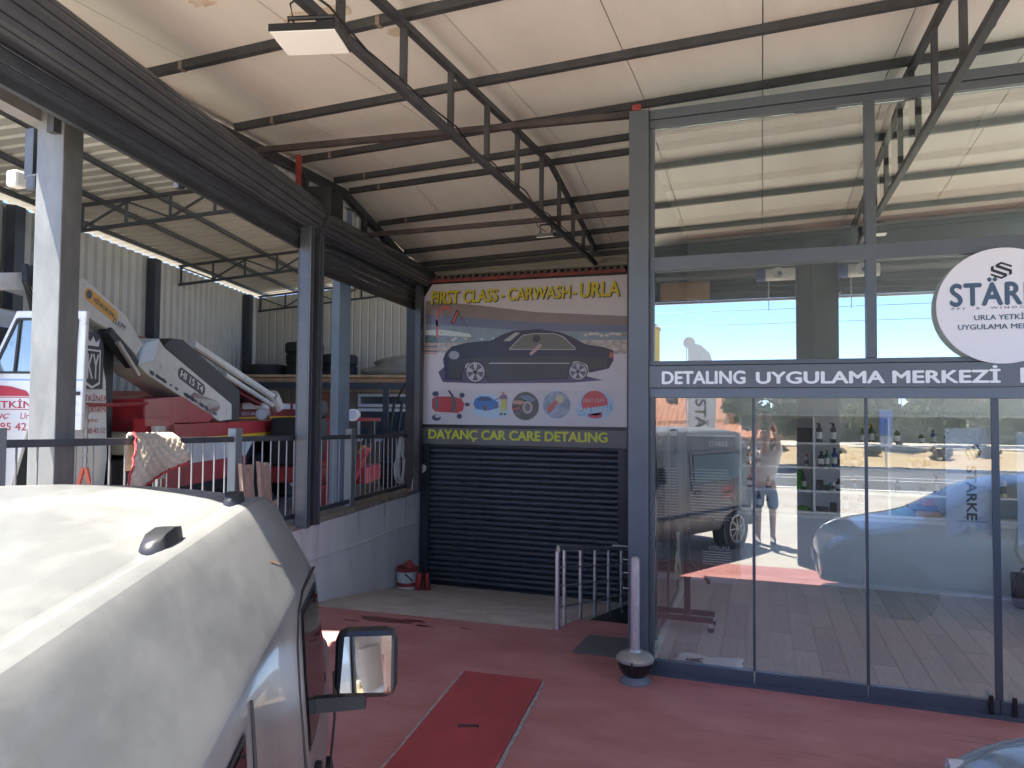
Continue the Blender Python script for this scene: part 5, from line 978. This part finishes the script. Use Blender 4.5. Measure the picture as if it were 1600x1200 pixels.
for sg_ in (1, -1): MB().box(min(sg_ * .74, sg_ * .80), max(sg_ * .74, sg_ * .80), -.565, -.52, .75, 1.25).build('tail_lamp', mat('lamp_red', (.35, .01, .01), .2), van, bevel=.01)
MB().box(-.62, .62, -.562, -.535, 1.08, 1.5).build('rear_window', M_vgl, van, bevel=.02)
skinpatch('windscreen', [(-.6, 2.52, 1.66), (.6, 2.52, 1.66), (.74, 3.08, 1.14), (-.74, 3.08, 1.14)], M_vgl, van, vb, .006, (16, 8))
MB().box(-.7, .7, 3.5, 3.66, .3, .56).build('front_bumper', M_vp, van, bevel=.04)
for sg_ in (1, -1): MB().bar((sg_ * .5, 3.55, .72), (sg_ * .72, 3.38, .78), .05, .18).build('headlight', mat('lamp_clear', (.6, .62, .65), .1), van, bevel=.02)
# door mirrors
def vmirror(sg_):
    mp_ = MB().box(-.105, .105, -.05, .03, -.115, .115).build('mirror', M_vp, van, bevel=.04); mp_.location = (sg_ * 1.0, 2.2, 1.235); mp_.rotation_euler = (R(-9), 0, R(-2.5 * sg_))
    MB().ext([(-.082, -.0515, -.09), (.085, -.0515, -.093), (.085, -.0515, .088), (-.072, -.0515, .088)], (0, .004, 0)).build('mirror_glass', mat('mirror_silver', (.8, .82, .84), .02, metal=1.0), mp_)
    MB().bar((-.20 * sg_, .0, -.135), (.0, .0, -.125), .06, .045).build('mirror_foot', M_vp, mp_)
    return mp_
vmirror(1); vmirror(-1)
skinpatch('scratch', [(.8, 1.84, 1.69), (.8, 1.95, 1.645), (.8, 1.955, 1.65), (.8, 1.85, 1.698)], mat('scratch_rust', (.26, .18, .11), .7), van, vb, .0012, (6, 2))
weather(M_van, (.25, .25, .235), 9, .5, .72, .5, (1, .3, .5)); weather(M_van, (.10, .10, .095), 3, .56, .72, .5, (.6, 1.2, .5))
# notice taped on the sliding door
nb = vpatch('door_notice', [(.1, .78), (.42, .78), (.42, .98), (.1, .98)], mat('notice_red', (.45, .12, .1), .5), van, .006, .004); MB().box(.853, .857, .13, .39, .86, .9).build('notice_text', M_ink, nb); MB().box(.853, .857, .13, .39, .80, .82).build('notice_text', M_rw, nb)

# ------------------------------------------------------------------ silver blue sedan right of the camera, nose towards the van
car = thing('parked_sedan', 'pale blue silver car parked along the shop glass', 'car', (2.45, 2.68, 0), R(90))     # local y forward = -X world
M_carp = mat('car_paint_blue', (.22, .28, .34), .22, metal=.35, coat=.5, var=.03)
def csec(y, w_, zs, zr, rw_):                             # shoulder height, roof height, roof half width
    return [(w_ * .93, y, .22), (w_ * .99, y, .40), (w_, y, .60), (w_ * .965, y, zs), (w_ * .90, y, zs + .02), (rw_ + (w_ * .9 - rw_) * .5, y, zs + (zr - zs) * .5), (rw_, y, zr - .04), (rw_ * .85, y, zr), (0, y, zr + .02)]
CS_ = [(-2.55, .62, .70, .75, .6), (-2.5, .78, .88, .93, .72), (-2.1, .85, .95, 1.0, .74), (-1.6, .87, .96, 1.22, .64), (-1.0, .87, .95, 1.42, .57), (-.3, .87, .93, 1.45, .57), (.2, .87, .92, 1.38, .56), (.6, .87, .90, 1.15, .62), (.85, .87, .88, .97, .72), (1.3, .86, .83, .88, .74), (1.65, .80, .74, .79, .70), (1.82, .70, .62, .66, .6), (1.88, .55, .5, .54, .5)]
rows = []
for t_ in CS_:
    h_ = csec(*t_); rows.append(h_ + [(-x, y, z) for x, y, z in reversed(h_[:-1])])
cbd = MB().rings(rows).build('body', M_carp, car, smooth=35); m_ = cbd.modifiers.new('s', 'SUBSURF'); m_.levels = 1; m_.render_levels = 2
for sg_ in (1, -1):
    for c4 in ([(-1.5, .98), (-.44, .97), (-.44, 1.36), (-1.02, 1.36)], [(-.38, .97), (.62, .95), (.12, 1.33), (-.38, 1.36)]): skinpatch('side_window', [(sg_ * .8, y, z) for y, z in c4], M_vgl, car, cbd, .004)
    for y in (1.12, -1.55):
        MB().cyl((sg_ * .855, y, .31), (sg_ * .62, y, .31), .35, 26).build('wheel_arch', M_seam, car); w_ = MB().cyl((sg_ * .865, y, .305), (sg_ * .68, y, .305), .303, 28).build('wheel', M_rubber, car, bevel=.03); MB().cyl((sg_ * .872, y, .305), (sg_ * .86, y, .305), .2, 20).build('rim', M_ch, w_)
    MB().rings([[(sg_ * (.66 + .06 * math.cos(a) * s_), 1.66 + .10 * s_ - k * .06, .66 + .055 * math.sin(a) * s_) for a in [R(30 * j) for j in range(12)]] for k, s_ in ((0, .3), (0, .9), (1, 1.0), (3, 1.0))]).build('headlight', mat('lamp_clear', (.6, .62, .65), .1), car, smooth=True)
    mm = MB().box(-.09, .09, -.06, .06, -.06, .06).build('mirror', M_carp, car, bevel=.03); mm.location = (sg_ * .96, .55, .98)
    MB().box(min(sg_ * .86, sg_ * .885), max(sg_ * .86, sg_ * .885), -.25, -.1, .78, .81).build('door_handle', M_carp, car, bevel=.008)
skinpatch('windscreen', [(-.55, .28, 1.42), (.55, .28, 1.42), (.70, .84, 1.0), (-.70, .84, 1.0)], M_vgl, car, cbd, .005, (14, 8)); skinpatch('rear_window', [(-.48, -1.3, 1.4), (.48, -1.3, 1.4), (.58, -1.9, 1.1), (-.58, -1.9, 1.1)], M_vgl, car, cbd, .005, (14, 8))
MB().box(-.45, .45, 1.80, 1.875, .32, .44).build('grille', M_vp, car, bevel=.02); MB().box(-.26, .26, 1.885, 1.9, .38, .48).build('number_plate', M_rw, car)

# ------------------------------------------------------------------ the person holding a phone up, seen in the glass
pe = thing('person', 'person in white T-shirt and blue shorts holding a phone up beside the van', 'person', (.05, -.47, 0))
def skin(name, verts, edges, radii, m_, par, sub=2):
    me = bpy.data.meshes.new(name); me.from_pydata(verts, edges, []); o = mkobj(name, me, m_, par)
    md = o.modifiers.new('skin', 'SKIN'); md.use_smooth_shade = True
    for i_, r_ in enumerate(radii):
        sv = me.skin_vertices[0].data[i_]; sv.radius = (r_, r_) if not isinstance(r_, tuple) else r_; sv.use_root = (i_ == 0)
    s_ = o.modifiers.new('s', 'SUBSURF'); s_.levels = sub; s_.render_levels = sub
    return o
M_skin = mat('skin_tone', (.42, .24, .17), .5); M_shirt = mat('tshirt_white', (.70, .69, .66), .9, var=.04, bump=.3, bscale=12); M_short = mat('shorts_blue', (.12, .20, .36), .9, var=.1)
V = [(0, 0, .95), (0, .01, 1.15), (0, .02, 1.36), (0, .02, 1.47), (0, .05, 1.56), (0, .07, 1.66),
     (-.10, 0, .88), (-.11, .03, .50), (-.11, -.02, .09), (-.12, .11, .045), (.10, 0, .88), (.11, .03, .50), (.11, -.02, .09), (.12, .11, .045),
     (-.18, .02, 1.42), (-.20, .20, 1.60), (-.10, .32, 1.90), (-.07, .33, 1.97), (.18, .02, 1.42), (.20, .20, 1.60), (.10, .32, 1.90), (.07, .33, 1.97)]
E_ = [(0, 1), (1, 2), (2, 3), (3, 4), (4, 5), (0, 6), (6, 7), (7, 8), (8, 9), (0, 10), (10, 11), (11, 12), (12, 13), (2, 14), (14, 15), (15, 16), (16, 17), (2, 18), (18, 19), (19, 20), (20, 21)]
Rr = [(.14, .10), (.13, .10), (.15, .10), .06, .055, (.085, .10), .085, .058, .042, .04, .085, .058, .042, .04, .062, .045, .033, .03, .062, .045, .033, .03]
skin('body', V, E_, Rr, M_skin, pe)
# head with face
hd = MB(); rows = []
for z, rx, ry, oy in ((1.565, .035, .04, .05), (1.58, .055, .07, .065), (1.62, .068, .088, .065), (1.67, .075, .096, .06), (1.73, .075, .096, .055), (1.77, .06, .08, .05), (1.79, .025, .04, .05)): rows.append([(rx * math.cos(R(30 * k)), oy + ry * math.sin(R(30 * k)), z) for k in range(12)])
ho = hd.rings(rows).build('head', M_skin, pe, smooth=70); MB().ext([(-.012, .155, 1.64), (.012, .155, 1.64), (0, .158, 1.69)], (0, .025, -.008)).build('nose', M_skin, ho)
for s_ in (-1, 1): MB().lathe([(.001, -.008), (.011, 0), (.001, .008)], (s_ * .03, .148, 1.685), 8).build('eye', M_ink, ho); MB().box(min(s_ * .07, s_ * .085), max(s_ * .07, s_ * .085), .03, .06, 1.64, 1.70).build('ear', M_skin, ho, bevel=.006)
MB().box(-.022, .022, .146, .152, 1.607, 1.614).build('mouth', mat('lips', (.35, .13, .11), .5), ho)
rows = []
for z, rx, ry, oy in ((1.66, .079, .06, .01), (1.72, .081, .085, .03), (1.77, .074, .09, .045), (1.80, .045, .06, .045), (1.808, .01, .012, .045)): rows.append([(rx * math.cos(R(30 * k)), oy + ry * math.sin(R(30 * k)), z) for k in range(12)])
MB().rings(rows).build('hair', mat('hair_dark', (.03, .022, .018), .7), pe, smooth=70)
skin('t_shirt', [(0, .01, 1.18), (0, 0, .97), (0, .02, 1.36), (0, .02, 1.45), (-.18, .03, 1.42), (-.205, .15, 1.54), (.18, .03, 1.42), (.205, .15, 1.54)], [(0, 1), (0, 2), (2, 3), (2, 4), (4, 5), (2, 6), (6, 7)], [(.165, .125), (.18, .135), (.175, .125), (.10, .08), .085, .07, .085, .07], M_shirt, pe)
skin('shorts', [(0, 0, .92), (0, 0, 1.0), (-.10, 0, .86), (-.115, .025, .52), (.10, 0, .86), (.115, .025, .52)], [(0, 1), (0, 2), (2, 3), (0, 4), (4, 5)], [(.17, .13), (.165, .125), .11, .095, .11, .095], M_short, pe)
for s_ in (-1, 1):
    MB().rings([[(s_ * .115 + .05 * k_ * u, y, z) for u, z in ((-1, 0), (1, 0), (.9, h_), (-.9, h_))] for y, k_, h_ in ((-.09, .7, .07), (-.05, .9, .10), (.05, .95, .09), (.14, .95, .06), (.19, .6, .04))]).build('shoe', mat('shoe', (.3, .3, .3), .7), pe, bevel=.012)
    hx = s_ * .07                                          # hands: palm and five bent fingers round the phone edge
    pl_ = MB().bar((hx, .335, 1.96), (hx * .98, .35, 2.05), .075, .03, up=(0, 1, 0)).build('hand', M_skin, pe, bevel=.01)
    for k in range(4):
        zz = 1.99 + k * .021; L_ = (.055, .065, .062, .05)[k]; MB().tube([(hx, .35, zz), (hx - s_ * .012, .372, zz + .006), (hx - s_ * (.012 + L_ * .5), .385, zz + .008)], .009, 6).build('finger', M_skin, pl_)
    MB().tube([(hx - s_ * .01, .335, 1.975), (hx - s_ * .03, .325, 2.0), (hx - s_ * .035, .33, 2.03)], .011, 6).build('thumb', M_skin, pl_)
ph_ = thing('phone', 'dark phone held up in both hands of the person', 'phone', (.05, -.112, 2.03), R(0)); MB().box(-.08, .08, -.004, .004, -.037, .037).build('case', M_black, ph_, bevel=.003); MB().cyl((-.055, .0045, .02), (-.055, .0065, .02), .008, 10).build('lens', M_silver, ph_)
# ------------------------------------------------------------------ street behind the camera, seen in the shop glass
rd = MB().box(-200, 200, -17.2, -9.6, -.9, -.012); struct(rd.build('road', M_asph))
for y in (-13.1, -14.2): struct(MB().box(-200, 200, y, y + .14, -.0118, -.006).build('road_line', M_white))
struct(MB().box(-200, 200, -10.0, -9.75, -.0118, -.006).build('road_line', M_white))
struct(MB().box(-200, 200, -17.5, -17.203, -.9, .12).build('kerb', M_yard))
vg = MB(); rows = []
random.seed(13)
for i_ in range(61):
    x = -90 + 3 * i_; rows.append([(x, -17.5, -.8), (x, -17.5, .08), (x, -19.5, .25 + random.uniform(-.05, .12)), (x, -23, .45 + random.uniform(-.1, .15)), (x, -30, .5), (x, -32, -.6), (x, -32, -.8)])
struct(vg.rings(rows).build('verge', mat('dry_verge', (.40, .27, .14), .95, col2=(.50, .42, .24), scale=.8, bump=.5)))
struct(MB().box(-90, 90, -29.5, -23.5, .44, .56).build('pavement', mat('pale_pavement', (.55, .51, .43), .9, var=.08, scale=.6)))
def leafy(name, label, x, y, z, rx, rz, n, cols, trunk_h, group, seed, leaf=.16):
    random.seed(seed); t = thing(name, label, 'tree' if 'tree' in name else 'shrub', (x, y, z), 0, group)
    mt = mat('bark', (.12, .085, .06), .9, var=.3)
    tb = MB(); tb.cyl((0, 0, -.1), (.05, .03, trunk_h), .09 * rx / 1.2, 8, .05 * rx / 1.2)
    for k in range(5):
        a = random.uniform(0, 6.28); tb.cyl((.05, .03, trunk_h * .8), (rx * .6 * math.cos(a), rx * .6 * math.sin(a), trunk_h + rz * random.uniform(.3, .8)), .04, 6, .012)
    tb.build('trunk', mt, t)
    cl = [(random.uniform(-1, 1) * rx * .7, random.uniform(-1, 1) * rx * .7, trunk_h + random.uniform(.1, 1.5) * rz * .6, random.uniform(.28, .5) * rx) for k in range(11)]
    for ci, c in enumerate(cols):
        mb = MB()
        for k in range(n // len(cols)):
            cx, cy, cz_, r_ = random.choice(cl); u = Vector((random.gauss(0, 1), random.gauss(0, 1), random.gauss(0, 1))).normalized() * r_ * random.random() ** .4
            p = Vector((cx, cy, cz_)) + Vector((u.x, u.y, u.z * .8)); a = Vector((random.gauss(0, 1), random.gauss(0, 1), random.gauss(0, 1))).normalized(); b = a.cross(Vector((random.gauss(0, 1), random.gauss(0, 1), random.gauss(0, 1)))).normalized(); s_ = leaf * random.uniform(.6, 1.3)
            mb.add([p - a * s_, p - b * s_ * .45, p + a * s_, p + b * s_ * .45], [(0, 1, 2, 3)])
        mb.build('crown', mat('leaf_%d' % int(sum(c) * 9999), c, .7), t, fix=False)
GR = [(.10, .16, .035), (.055, .10, .025), (.15, .19, .05)]
leafy('street_tree', 'pale green pine tree behind the person across the road', .1, -16.5, .05, 1.5, 1.9, 3600, GR, 1.5, 'trees across the road', 1)
for k, (x, y, r_, h_, lb) in enumerate([(6.0, -25.5, 2.2, 2.4, 'broad green tree across the road right of the blue road sign'), (9.5, -27, 2.4, 2.6, 'dense tree across the road beside the tiled house'), (14.5, -27, 2.2, 2.2, 'rounded tree at the end of the hedge'), (3.3, -30.5, 1.7, 2.0, 'small tree in front of the grey wall across the road')]):
    leafy('street_tree', lb, x, y, .45, r_, h_, 3600, GR, 1.1, 'trees across the road', 20 + k, .2)
for k in range(12): leafy('verge_shrub', 'low dry shrub on the verge across the road', -6 + k * 2.1 + random.uniform(-.5, .5), -20 - random.random() * 2, .25, .45, .35, 420, [(.16, .13, .05), (.09, .10, .03)], .12, 'shrubs on the far verge', 50 + k, .09)
for k in range(9): leafy('hedge_shrub', 'dark hedge shrub along the garden wall across the road', 3.2 + k * 1.7, -30.4, .5, 1.0, 1.1, 1500, GR[:2], .2, 'hedge along the garden wall', 80 + k, .14)
gw = MB().box(-3, 40, -31.6, -31.3, -.7, 1.5); tag(gw.build('garden_wall', mat('stone_wall', (.32, .30, .26), .9, var=.3, scale=2.5, bump=.4)), 'long grey garden wall across the road', 'wall')
M_tile = mat('clay_tile', (.42, .17, .09), .85, col2=(.55, .28, .17), scale=3, bump=.3); M_hw = mat('house_wall', (.50, .46, .38), .9, var=.12)
def house(x, y, z, wd, dp, hw, hr, label, wallm=None, rot=0):
    t = thing('tiled_house', label, 'house', (x, y, z), rot, 'houses across the road'); wm = wallm or M_hw
    bx('wall', wm, t, -wd / 2, wd / 2, -dp / 2, dp / 2, -1, hw)
    rows = []; n_ = int(wd / .22); o_ = .3
    for s_ in (1, -1):
        rf = MB(); rows = []
        for k in range(n_ * 4 + 1):
            xx = -wd / 2 - o_ + (wd + 2 * o_) * k / (n_ * 4); w_ = .035 * abs(math.sin(math.pi * k / 4)); rows.append([(xx, s_ * (dp / 2 + o_), hw - .06 + w_), (xx, 0, hw + hr + w_), (xx, 0, hw + hr - .06), (xx, s_ * (dp / 2 + o_), hw - .12)])
        rf.rings(rows).build('roof', M_tile, t)
    for s_ in (-1, 1): MB().ext([(s_ * wd / 2, -dp / 2, hw), (s_ * wd / 2, dp / 2, hw), (s_ * wd / 2, 0, hw + hr - .08)], (-s_ * .1, 0, 0)).build('gable', wm, t)
    bx('chimney', wm, t, wd * .2, wd * .2 + .4, .2, .6, hw + hr * .5, hw + hr + .5)
    for k in range(int(wd / 1.8)):
        a = -wd / 2 + .6 + k * 1.8; f_ = bx('window', mat('house_frame', (.6, .6, .58), .6), t, a, a + .8, dp / 2 + .001, dp / 2 + .03, hw - 1.4, hw - .5); bx('pane', M_vgl, f_, a + .06, a + .74, dp / 2 + .031, dp / 2 + .035, hw - 1.34, hw - .56)
    return t
house(-6.2, -24.6, -.4, 9, 5, 1.75, 1.6, 'low clay tiled house with long roof behind the feather flag', rot=R(4)); house(-10.5, -31, 0, 8, 5, 2.6, 1.7, 'taller cream house with clay roof behind the low tiled house', mat('cream_wall', (.55, .47, .28), .9, var=.1), R(-10))
house(-1.6, -22.0, .1, 4.2, 2.6, .95, .45, 'small tiled lean-to shed by the pine tree', mat('rough_block', (.30, .28, .25), .95, var=.3, scale=4), R(6)); house(4.2, -39, .5, 7, 6, 2.6, 1.5, 'grey house with hipped clay roof behind the trees', mat('grey_house', (.4, .4, .4), .9, var=.1)); house(14.5, -41, .5, 9, 6, 2.5, 1.5, 'clay roofed house beyond the dense tree')
yb = thing('yellow_building', 'tall yellow building far across the road', 'building', (-12.4, -42, 0)); bx('wall', mat('yellow_wall', (.62, .45, .08), .85, var=.06), yb, -5, 4.6, -5, 5, -1, 8.6); bx('parapet', M_yard, yb, -5.1, 4.7, -5.1, 5.1, 8.6, 8.8)
for k in range(3):
    f_ = bx('window', M_white, yb, -3.5 + k * 2.8, -2.3 + k * 2.8, 5.001, 5.05, 5.2, 6.8); bx('pane', M_vgl, f_, -3.4 + k * 2.8, -2.4 + k * 2.8, 5.051, 5.06, 5.3, 6.7)
dsh = thing('satellite_dish', 'small satellite dish on a thin pole beside the yellow building', 'dish', (-4.8, -40, 3.0)); MB().cyl((0, 0, -3), (0, 0, 3.7), .05, 8).build('pole', M_steel, dsh); MB().rings([[(r_ * math.cos(R(24 * k)), .1 + d_, 3.9 + r_ * math.sin(R(24 * k))) for k in range(15)] for r_, d_ in ((.02, 0), (.25, .03), (.42, .12))]).build('reflector', M_offw, dsh)
# wires
for k, z in enumerate((6.2, 6.9, 7.6, 8.4)):
    tag(MB().tube([(-60 + 6 * i_, -24 + .05 * i_ - k * .3, z - .0012 * 0 + .0006 * (i_ * 6 - 60) ** 2 * .5) for i_ in range(21)], .012, 4).build('power_line', M_black), ['lowest', 'second lowest', 'second highest', 'highest'][k] + ' sagging black power line over the road', 'power line', 'power lines over the road')
for x in (-60, 60):
    pl = thing('power_pole', 'grey power pole at the %s end of the lines' % ('west' if x < 0 else 'east'), 'power pole', (x, -24 - (0 if x < 0 else -1), -.5), 0, 'power poles'); MB().cyl((0, 0, 0), (0, 0, 10.5), .16, 10, .1).build('pole', M_conc, pl); MB().box(-.06, .06, -1.1, .6, 9.2, 9.35).build('cross_arm', M_steel, pl)
# feather flag
ff = thing('feather_flag', 'white feather flag with vertical black lettering standing beyond the van', 'flag', (-1.55, -4.3, 0)); MB().cyl((0, 0, 0), (0, 0, 3.6), .022, 8, .012).build('pole', M_silver, ff); MB().lathe([(.001, 0), (.25, 0), (.25, .05), (.03, .08), (.001, .08)], n=16).build('base', M_ch, ff)
fp = [(.03, 0, .9), (.58, 0, .95), (.62, 0, 2.2), (.60, 0, 3.0), (.5, 0, 3.35), (.3, 0, 3.55), (.03, 0, 3.6)]
MB().ext(fp, (0, -.004, 0)).build('cloth', mat('flag_white', (.68, .68, .70), .8, var=.04), ff)
# the side towards the shop carries the print as seen through the cloth from the street side
text('lettering', 'STÄRKE', 1.25, .27, M_ink, ff, (.43, .0015, 2.35), xd=(0, 0, -1), yd=(-1, 0, 0) if False else (1, 0, 0), bold=.03).location = (-.24, 0, 0)
logo(ff, M_ink, (.32, .001, 2.62), (0, 0, 1), (1, 0, 0), .30, (0, 1, 0), .001)
# blue road sign
rs_ = thing('road_sign', 'blue rectangular road sign on a grey pole across the road', 'sign', (4.35, -17.9, .1)); MB().cyl((0, 0, 0), (0, 0, 2.1), .035, 8).build('pole', M_silver, rs_); bx('panel', mat('sign_blue', (.03, .16, .5), .4), rs_, -.22, .22, .04, .06, 1.15, 2.1, .01); bx('plate', M_rw, rs_, -.2, .2, .04, .06, .7, 1.12)
# ------------------------------------------------------------------ small things on the forecourt
# stainless railing at the stairwell
rl = thing('steel_railing', 'stainless steel guard railing along the ramp edge by the stairwell', 'railing', (0, 0, 0))
P0, P1 = Vector((-1.86, 6.7, 0)), Vector((-1.60, 9.35, -.46))
dv = P1 - P0; hr = .77
MB().tube([P0, P0 + Vector((0, 0, hr - .03)), P0 + Vector((.003, .03, hr)), P0 + dv * .5 + Vector((0, 0, hr)), P1 + Vector((0, 0, hr))], .024, 10).build('handrail', M_silver, rl, smooth=True)
for f_ in (.07, .25, .43, .62, .82, 1.0): p = P0 + dv * f_; MB().cyl(p + Vector((0, 0, -.02)), p + Vector((0, 0, hr - .02)), .02, 10).cyl(p, p + Vector((0, 0, .012)), .032, 10).build('baluster', M_silver, rl, smooth=True)
for z in (.20, .40, .58): MB().cyl(P0 + Vector((.0, .02, z)), P1 + Vector((0, 0, z)), .010, 6).build('rod', M_silver, rl)
for f_, x_ in ((0, .0), (.35, .22), (.7, .42)):
    p = P1 + Vector((x_, .05, .03)); MB().cyl(p + Vector((0, 0, -.02)), p + Vector((0, 0, hr - .1)), .02, 10).build('baluster', M_silver, rl)
for z in (.25, .45, .62): MB().cyl(P1 + Vector((-.15, 0, z)), P1 + Vector((.1, 0, z)), .009, 6).build('rod', M_silver, rl)
MB().bar(P1 + Vector((-.25, 0, hr + .02)), P1 + Vector((.45, 0, hr - .0)), .05, .025).build('end_rail', M_offw, rl)
# standing ashtray
asx = thing('standing_ashtray', 'tall metal pole on a lidded black bowl base by the shop corner', 'ashtray', (-.935, 5.63, 0))
MB().lathe([(.001, 0), (.118, 0), (.12, .012), (.10, .03), (.085, .05), (.001, .05)], n=28).build('foot', mat('foot_grey', (.16, .17, .18), .5, var=.1), asx, smooth=True)
MB().lathe([(.001, .05), (.085, .05), (.118, .09), (.135, .14), (.138, .165), (.001, .165)], n=28).build('bowl', mat('bowl_black', (.015, .014, .016), .25), asx, smooth=True)
MB().lathe([(.001, .166), (.145, .166), (.147, .185), (.13, .205), (.09, .225), (.05, .235), (.045, .25), (.001, .25)], n=28).build('lid', mat('lid_cream_steel', (.42, .41, .38), .35, metal=.5, var=.1), asx, smooth=True)
MB().cyl((0, 0, .25), (0, 0, .945), .036, 18).cyl((0, 0, .945), (0, 0, .96), .034, 18, .02).build('tube', mat('pole_alu', (.50, .49, .49), .4, metal=.7, var=.15, scale=14), asx, smooth=40)
MB().bar((0, -.15, .19), (0, -.155, .15), .03, .012).build('latch', M_black, asx)
# paint bucket and extinguishers by the shutter
pb = thing('paint_bucket', 'white paint bucket with red bands at the foot of the wall', 'bucket', (-4.64, 8.95, -.385)); pb.scale = (.86, .86, .86)
MB().lathe([(.001, 0), (.155, 0), (.16, .06), (.001, .06)], n=24).build('base_band', M_offw, pb, smooth=True); MB().lathe([(.163, .06), (.165, .12)], n=24).build('band', M_redpri, pb, fix=False); MB().lathe([(.162, .12), (.17, .29)], n=24).build('side', mat('bucket_white', (.6, .6, .58), .5, var=.15, scale=9), pb, fix=False)
MB().lathe([(.172, .29), (.176, .35), (.15, .352), (.001, .345)], n=24).build('lid', M_redpri, pb); MB().bar((.05, -.168, .27), (.15, -.1, .16), .02, .02).build('handle', M_black, pb)
def ext_(x, y, z, r_, h_, lb, tilt=0):
    t = thing('fire_extinguisher', lb, 'extinguisher', (x, y, z)); t.rotation_euler = (0, tilt, 0)
    MB().lathe([(.001, 0), (r_, 0), (r_, h_ * .75), (r_ * .7, h_ * .84), (r_ * .3, h_ * .88), (.001, h_ * .88)], n=14).build('cylinder', mat('ext_red', (.42, .03, .025), .35, var=.15), t, smooth=True); MB().bar((-r_ * .4, 0, h_ * .9), (r_ * .9, 0, h_), .02, .03).build('valve', M_black, t); MB().tube([(r_ * .5, 0, h_ * .92), (r_ * 1.3, -.02, h_ * .7), (r_ * 1.25, -.03, h_ * .3)], .01, 6).build('hose', M_black, t)
ext_(-4.43, 8.86, -.41, .045, .33, 'red fire extinguisher between the bucket and the shutter', R(6)); ext_(-4.35, 9.0, -.43, .042, .31, 'second red extinguisher closest to the shutter rail', R(-3))
lump('rag', 'red rag lying on the paint bucket lid', 'rag', (-4.61, 8.95, -.088), .08, .07, .10, mat('rag_red', (.35, .05, .05), .9), 3); lump('rag', 'crumpled brown cloth leaning against the bucket', 'rag', (-4.44, 8.98, -.40), .05, .06, .30, mat('rag_tan', (.22, .2, .15), .9), 6)
# white pipe and bell at the shutter rail
tag(MB().tube([(-4.93, 9.72, 1.5), (-4.93, 9.71, 1.1), (-4.96, 9.69, .9), (-4.965, 9.66, .5), (-4.97, 9.64, .3)], .018, 8).build('white_conduit', M_offw, smooth=True), 'white plastic conduit running down beside the garage shutter', 'conduit')
bl_ = thing('door_bell', 'small round white box on the shutter rail', 'bell', (-4.86, 9.835, 1.2)); MB().cyl((0, 0, 0), (0, -.03, 0), .065, 18).build('cover', M_offw, bl_); MB().tube([(.01, -.01, -.06), (.03, -.012, -.13), (.05, -.012, -.17), (.03, -.012, -.2)], .006, 5).build('wire', M_black, bl_)
# floodlights under the trusses
def flood(x, y, z, lb, s_=1.0, rz=0, tilt=0):
    t = thing('flood_light', lb, 'lamp', (x, y, z), rz); t.rotation_euler = (tilt, 0, rz)
    bx('housing', M_black, t, -.17 * s_, .17 * s_, -.12 * s_, .12 * s_, .004, .04); bx('lens', mat('lamp_lens', (.82, .80, .72), .35), t, -.165 * s_, .165 * s_, -.115 * s_, .115 * s_, -.002, .003); MB().tube([(-.12 * s_, 0, .04), (-.12 * s_, 0, .13), (.12 * s_, 0, .13), (.12 * s_, 0, .04)], .012, 6).build('bracket', M_black, t); MB().tube([(0, .0, .05), (-.1, .02, .12), (-.12, .02, .22), (-.02, 0, .26)], .006, 5).build('cord', M_black, t)
flood(-2.15, 3.02, 3.95, 'large white floodlight panel hung under the near end of the truss', 1.0, R(14)); flood(-2.2, 7.4, 3.98, 'small floodlight hung under the truss near the billboard', .55, R(0), R(14)); flood(1.15, 3.4, 3.98, 'floodlight hung under the truss beside the shop', .6, 0)
# motors on the street shutter coils
def motor(x, lb):
    t = thing('shutter_motor', lb, 'motor', (x, 1.36, 3.98), 0, 'shutter motors'); MB().cyl((-.28, 0, 0), (-.16, 0, 0), .09, 14).build('end_cap', mat('motor_blue', (.03, .05, .22), .4), t); MB().cyl((-.16, 0, 0), (.22, 0, 0), .085, 14).build('casing', M_offw, t); MB().cyl((0, .08, 0), (0, .13, 0), .08, 14).build('gear_cover', M_offw, t); MB().cyl((.02, .132, -.01), (.02, .14, -.01), .03, 10).build('badge', mat('motor_blue', (.03, .05, .22), .4), t); MB().tube([(-.12, 0, -.08), (-.12, .01, -.5)], .006, 5).build('pull_cord', M_offw, t)
motor(.22, 'white and blue motor on the shorter street shutter'); motor(1.25, 'white and blue motor on the wide street shutter')
cbx = thing('cardboard_panel', 'brown cardboard panel fixed under the street side of the canopy', 'panel', (-1.05, 1.12, 3.3)); bx('board', mat('cardboard', (.42, .24, .11), .85, var=.08), cbx, -.35, .35, 0, .03, .42, .85); bx('tab', mat('cardboard', (.42, .24, .11), .85), cbx, -.2, .02, 0, .03, .852, 1.02)
# electric cables on the truss, red paint drips and oil marks on the floor
for k, (x, y, r_) in enumerate(((-3.55, 6.38, .16), (-3.85, 6.25, .05), (-3.1, 6.33, .05), (-3.25, 6.45, .07), (-2.7, 6.4, .03))):
    random.seed(k); pts = [(x + 2.0 * r_ * math.cos(R(30 * j)) * random.uniform(.6, 1.1), y + .5 * r_ * math.sin(R(30 * j)) * random.uniform(.6, 1.1), .0015) for j in range(12)]
    o = MB().ext(pts, (0, 0, .002)).build('paint_spill', mat('spill_dark_red', (.16, .03, .025), .3)); o.parent = bpy.data.objects['red_floor']
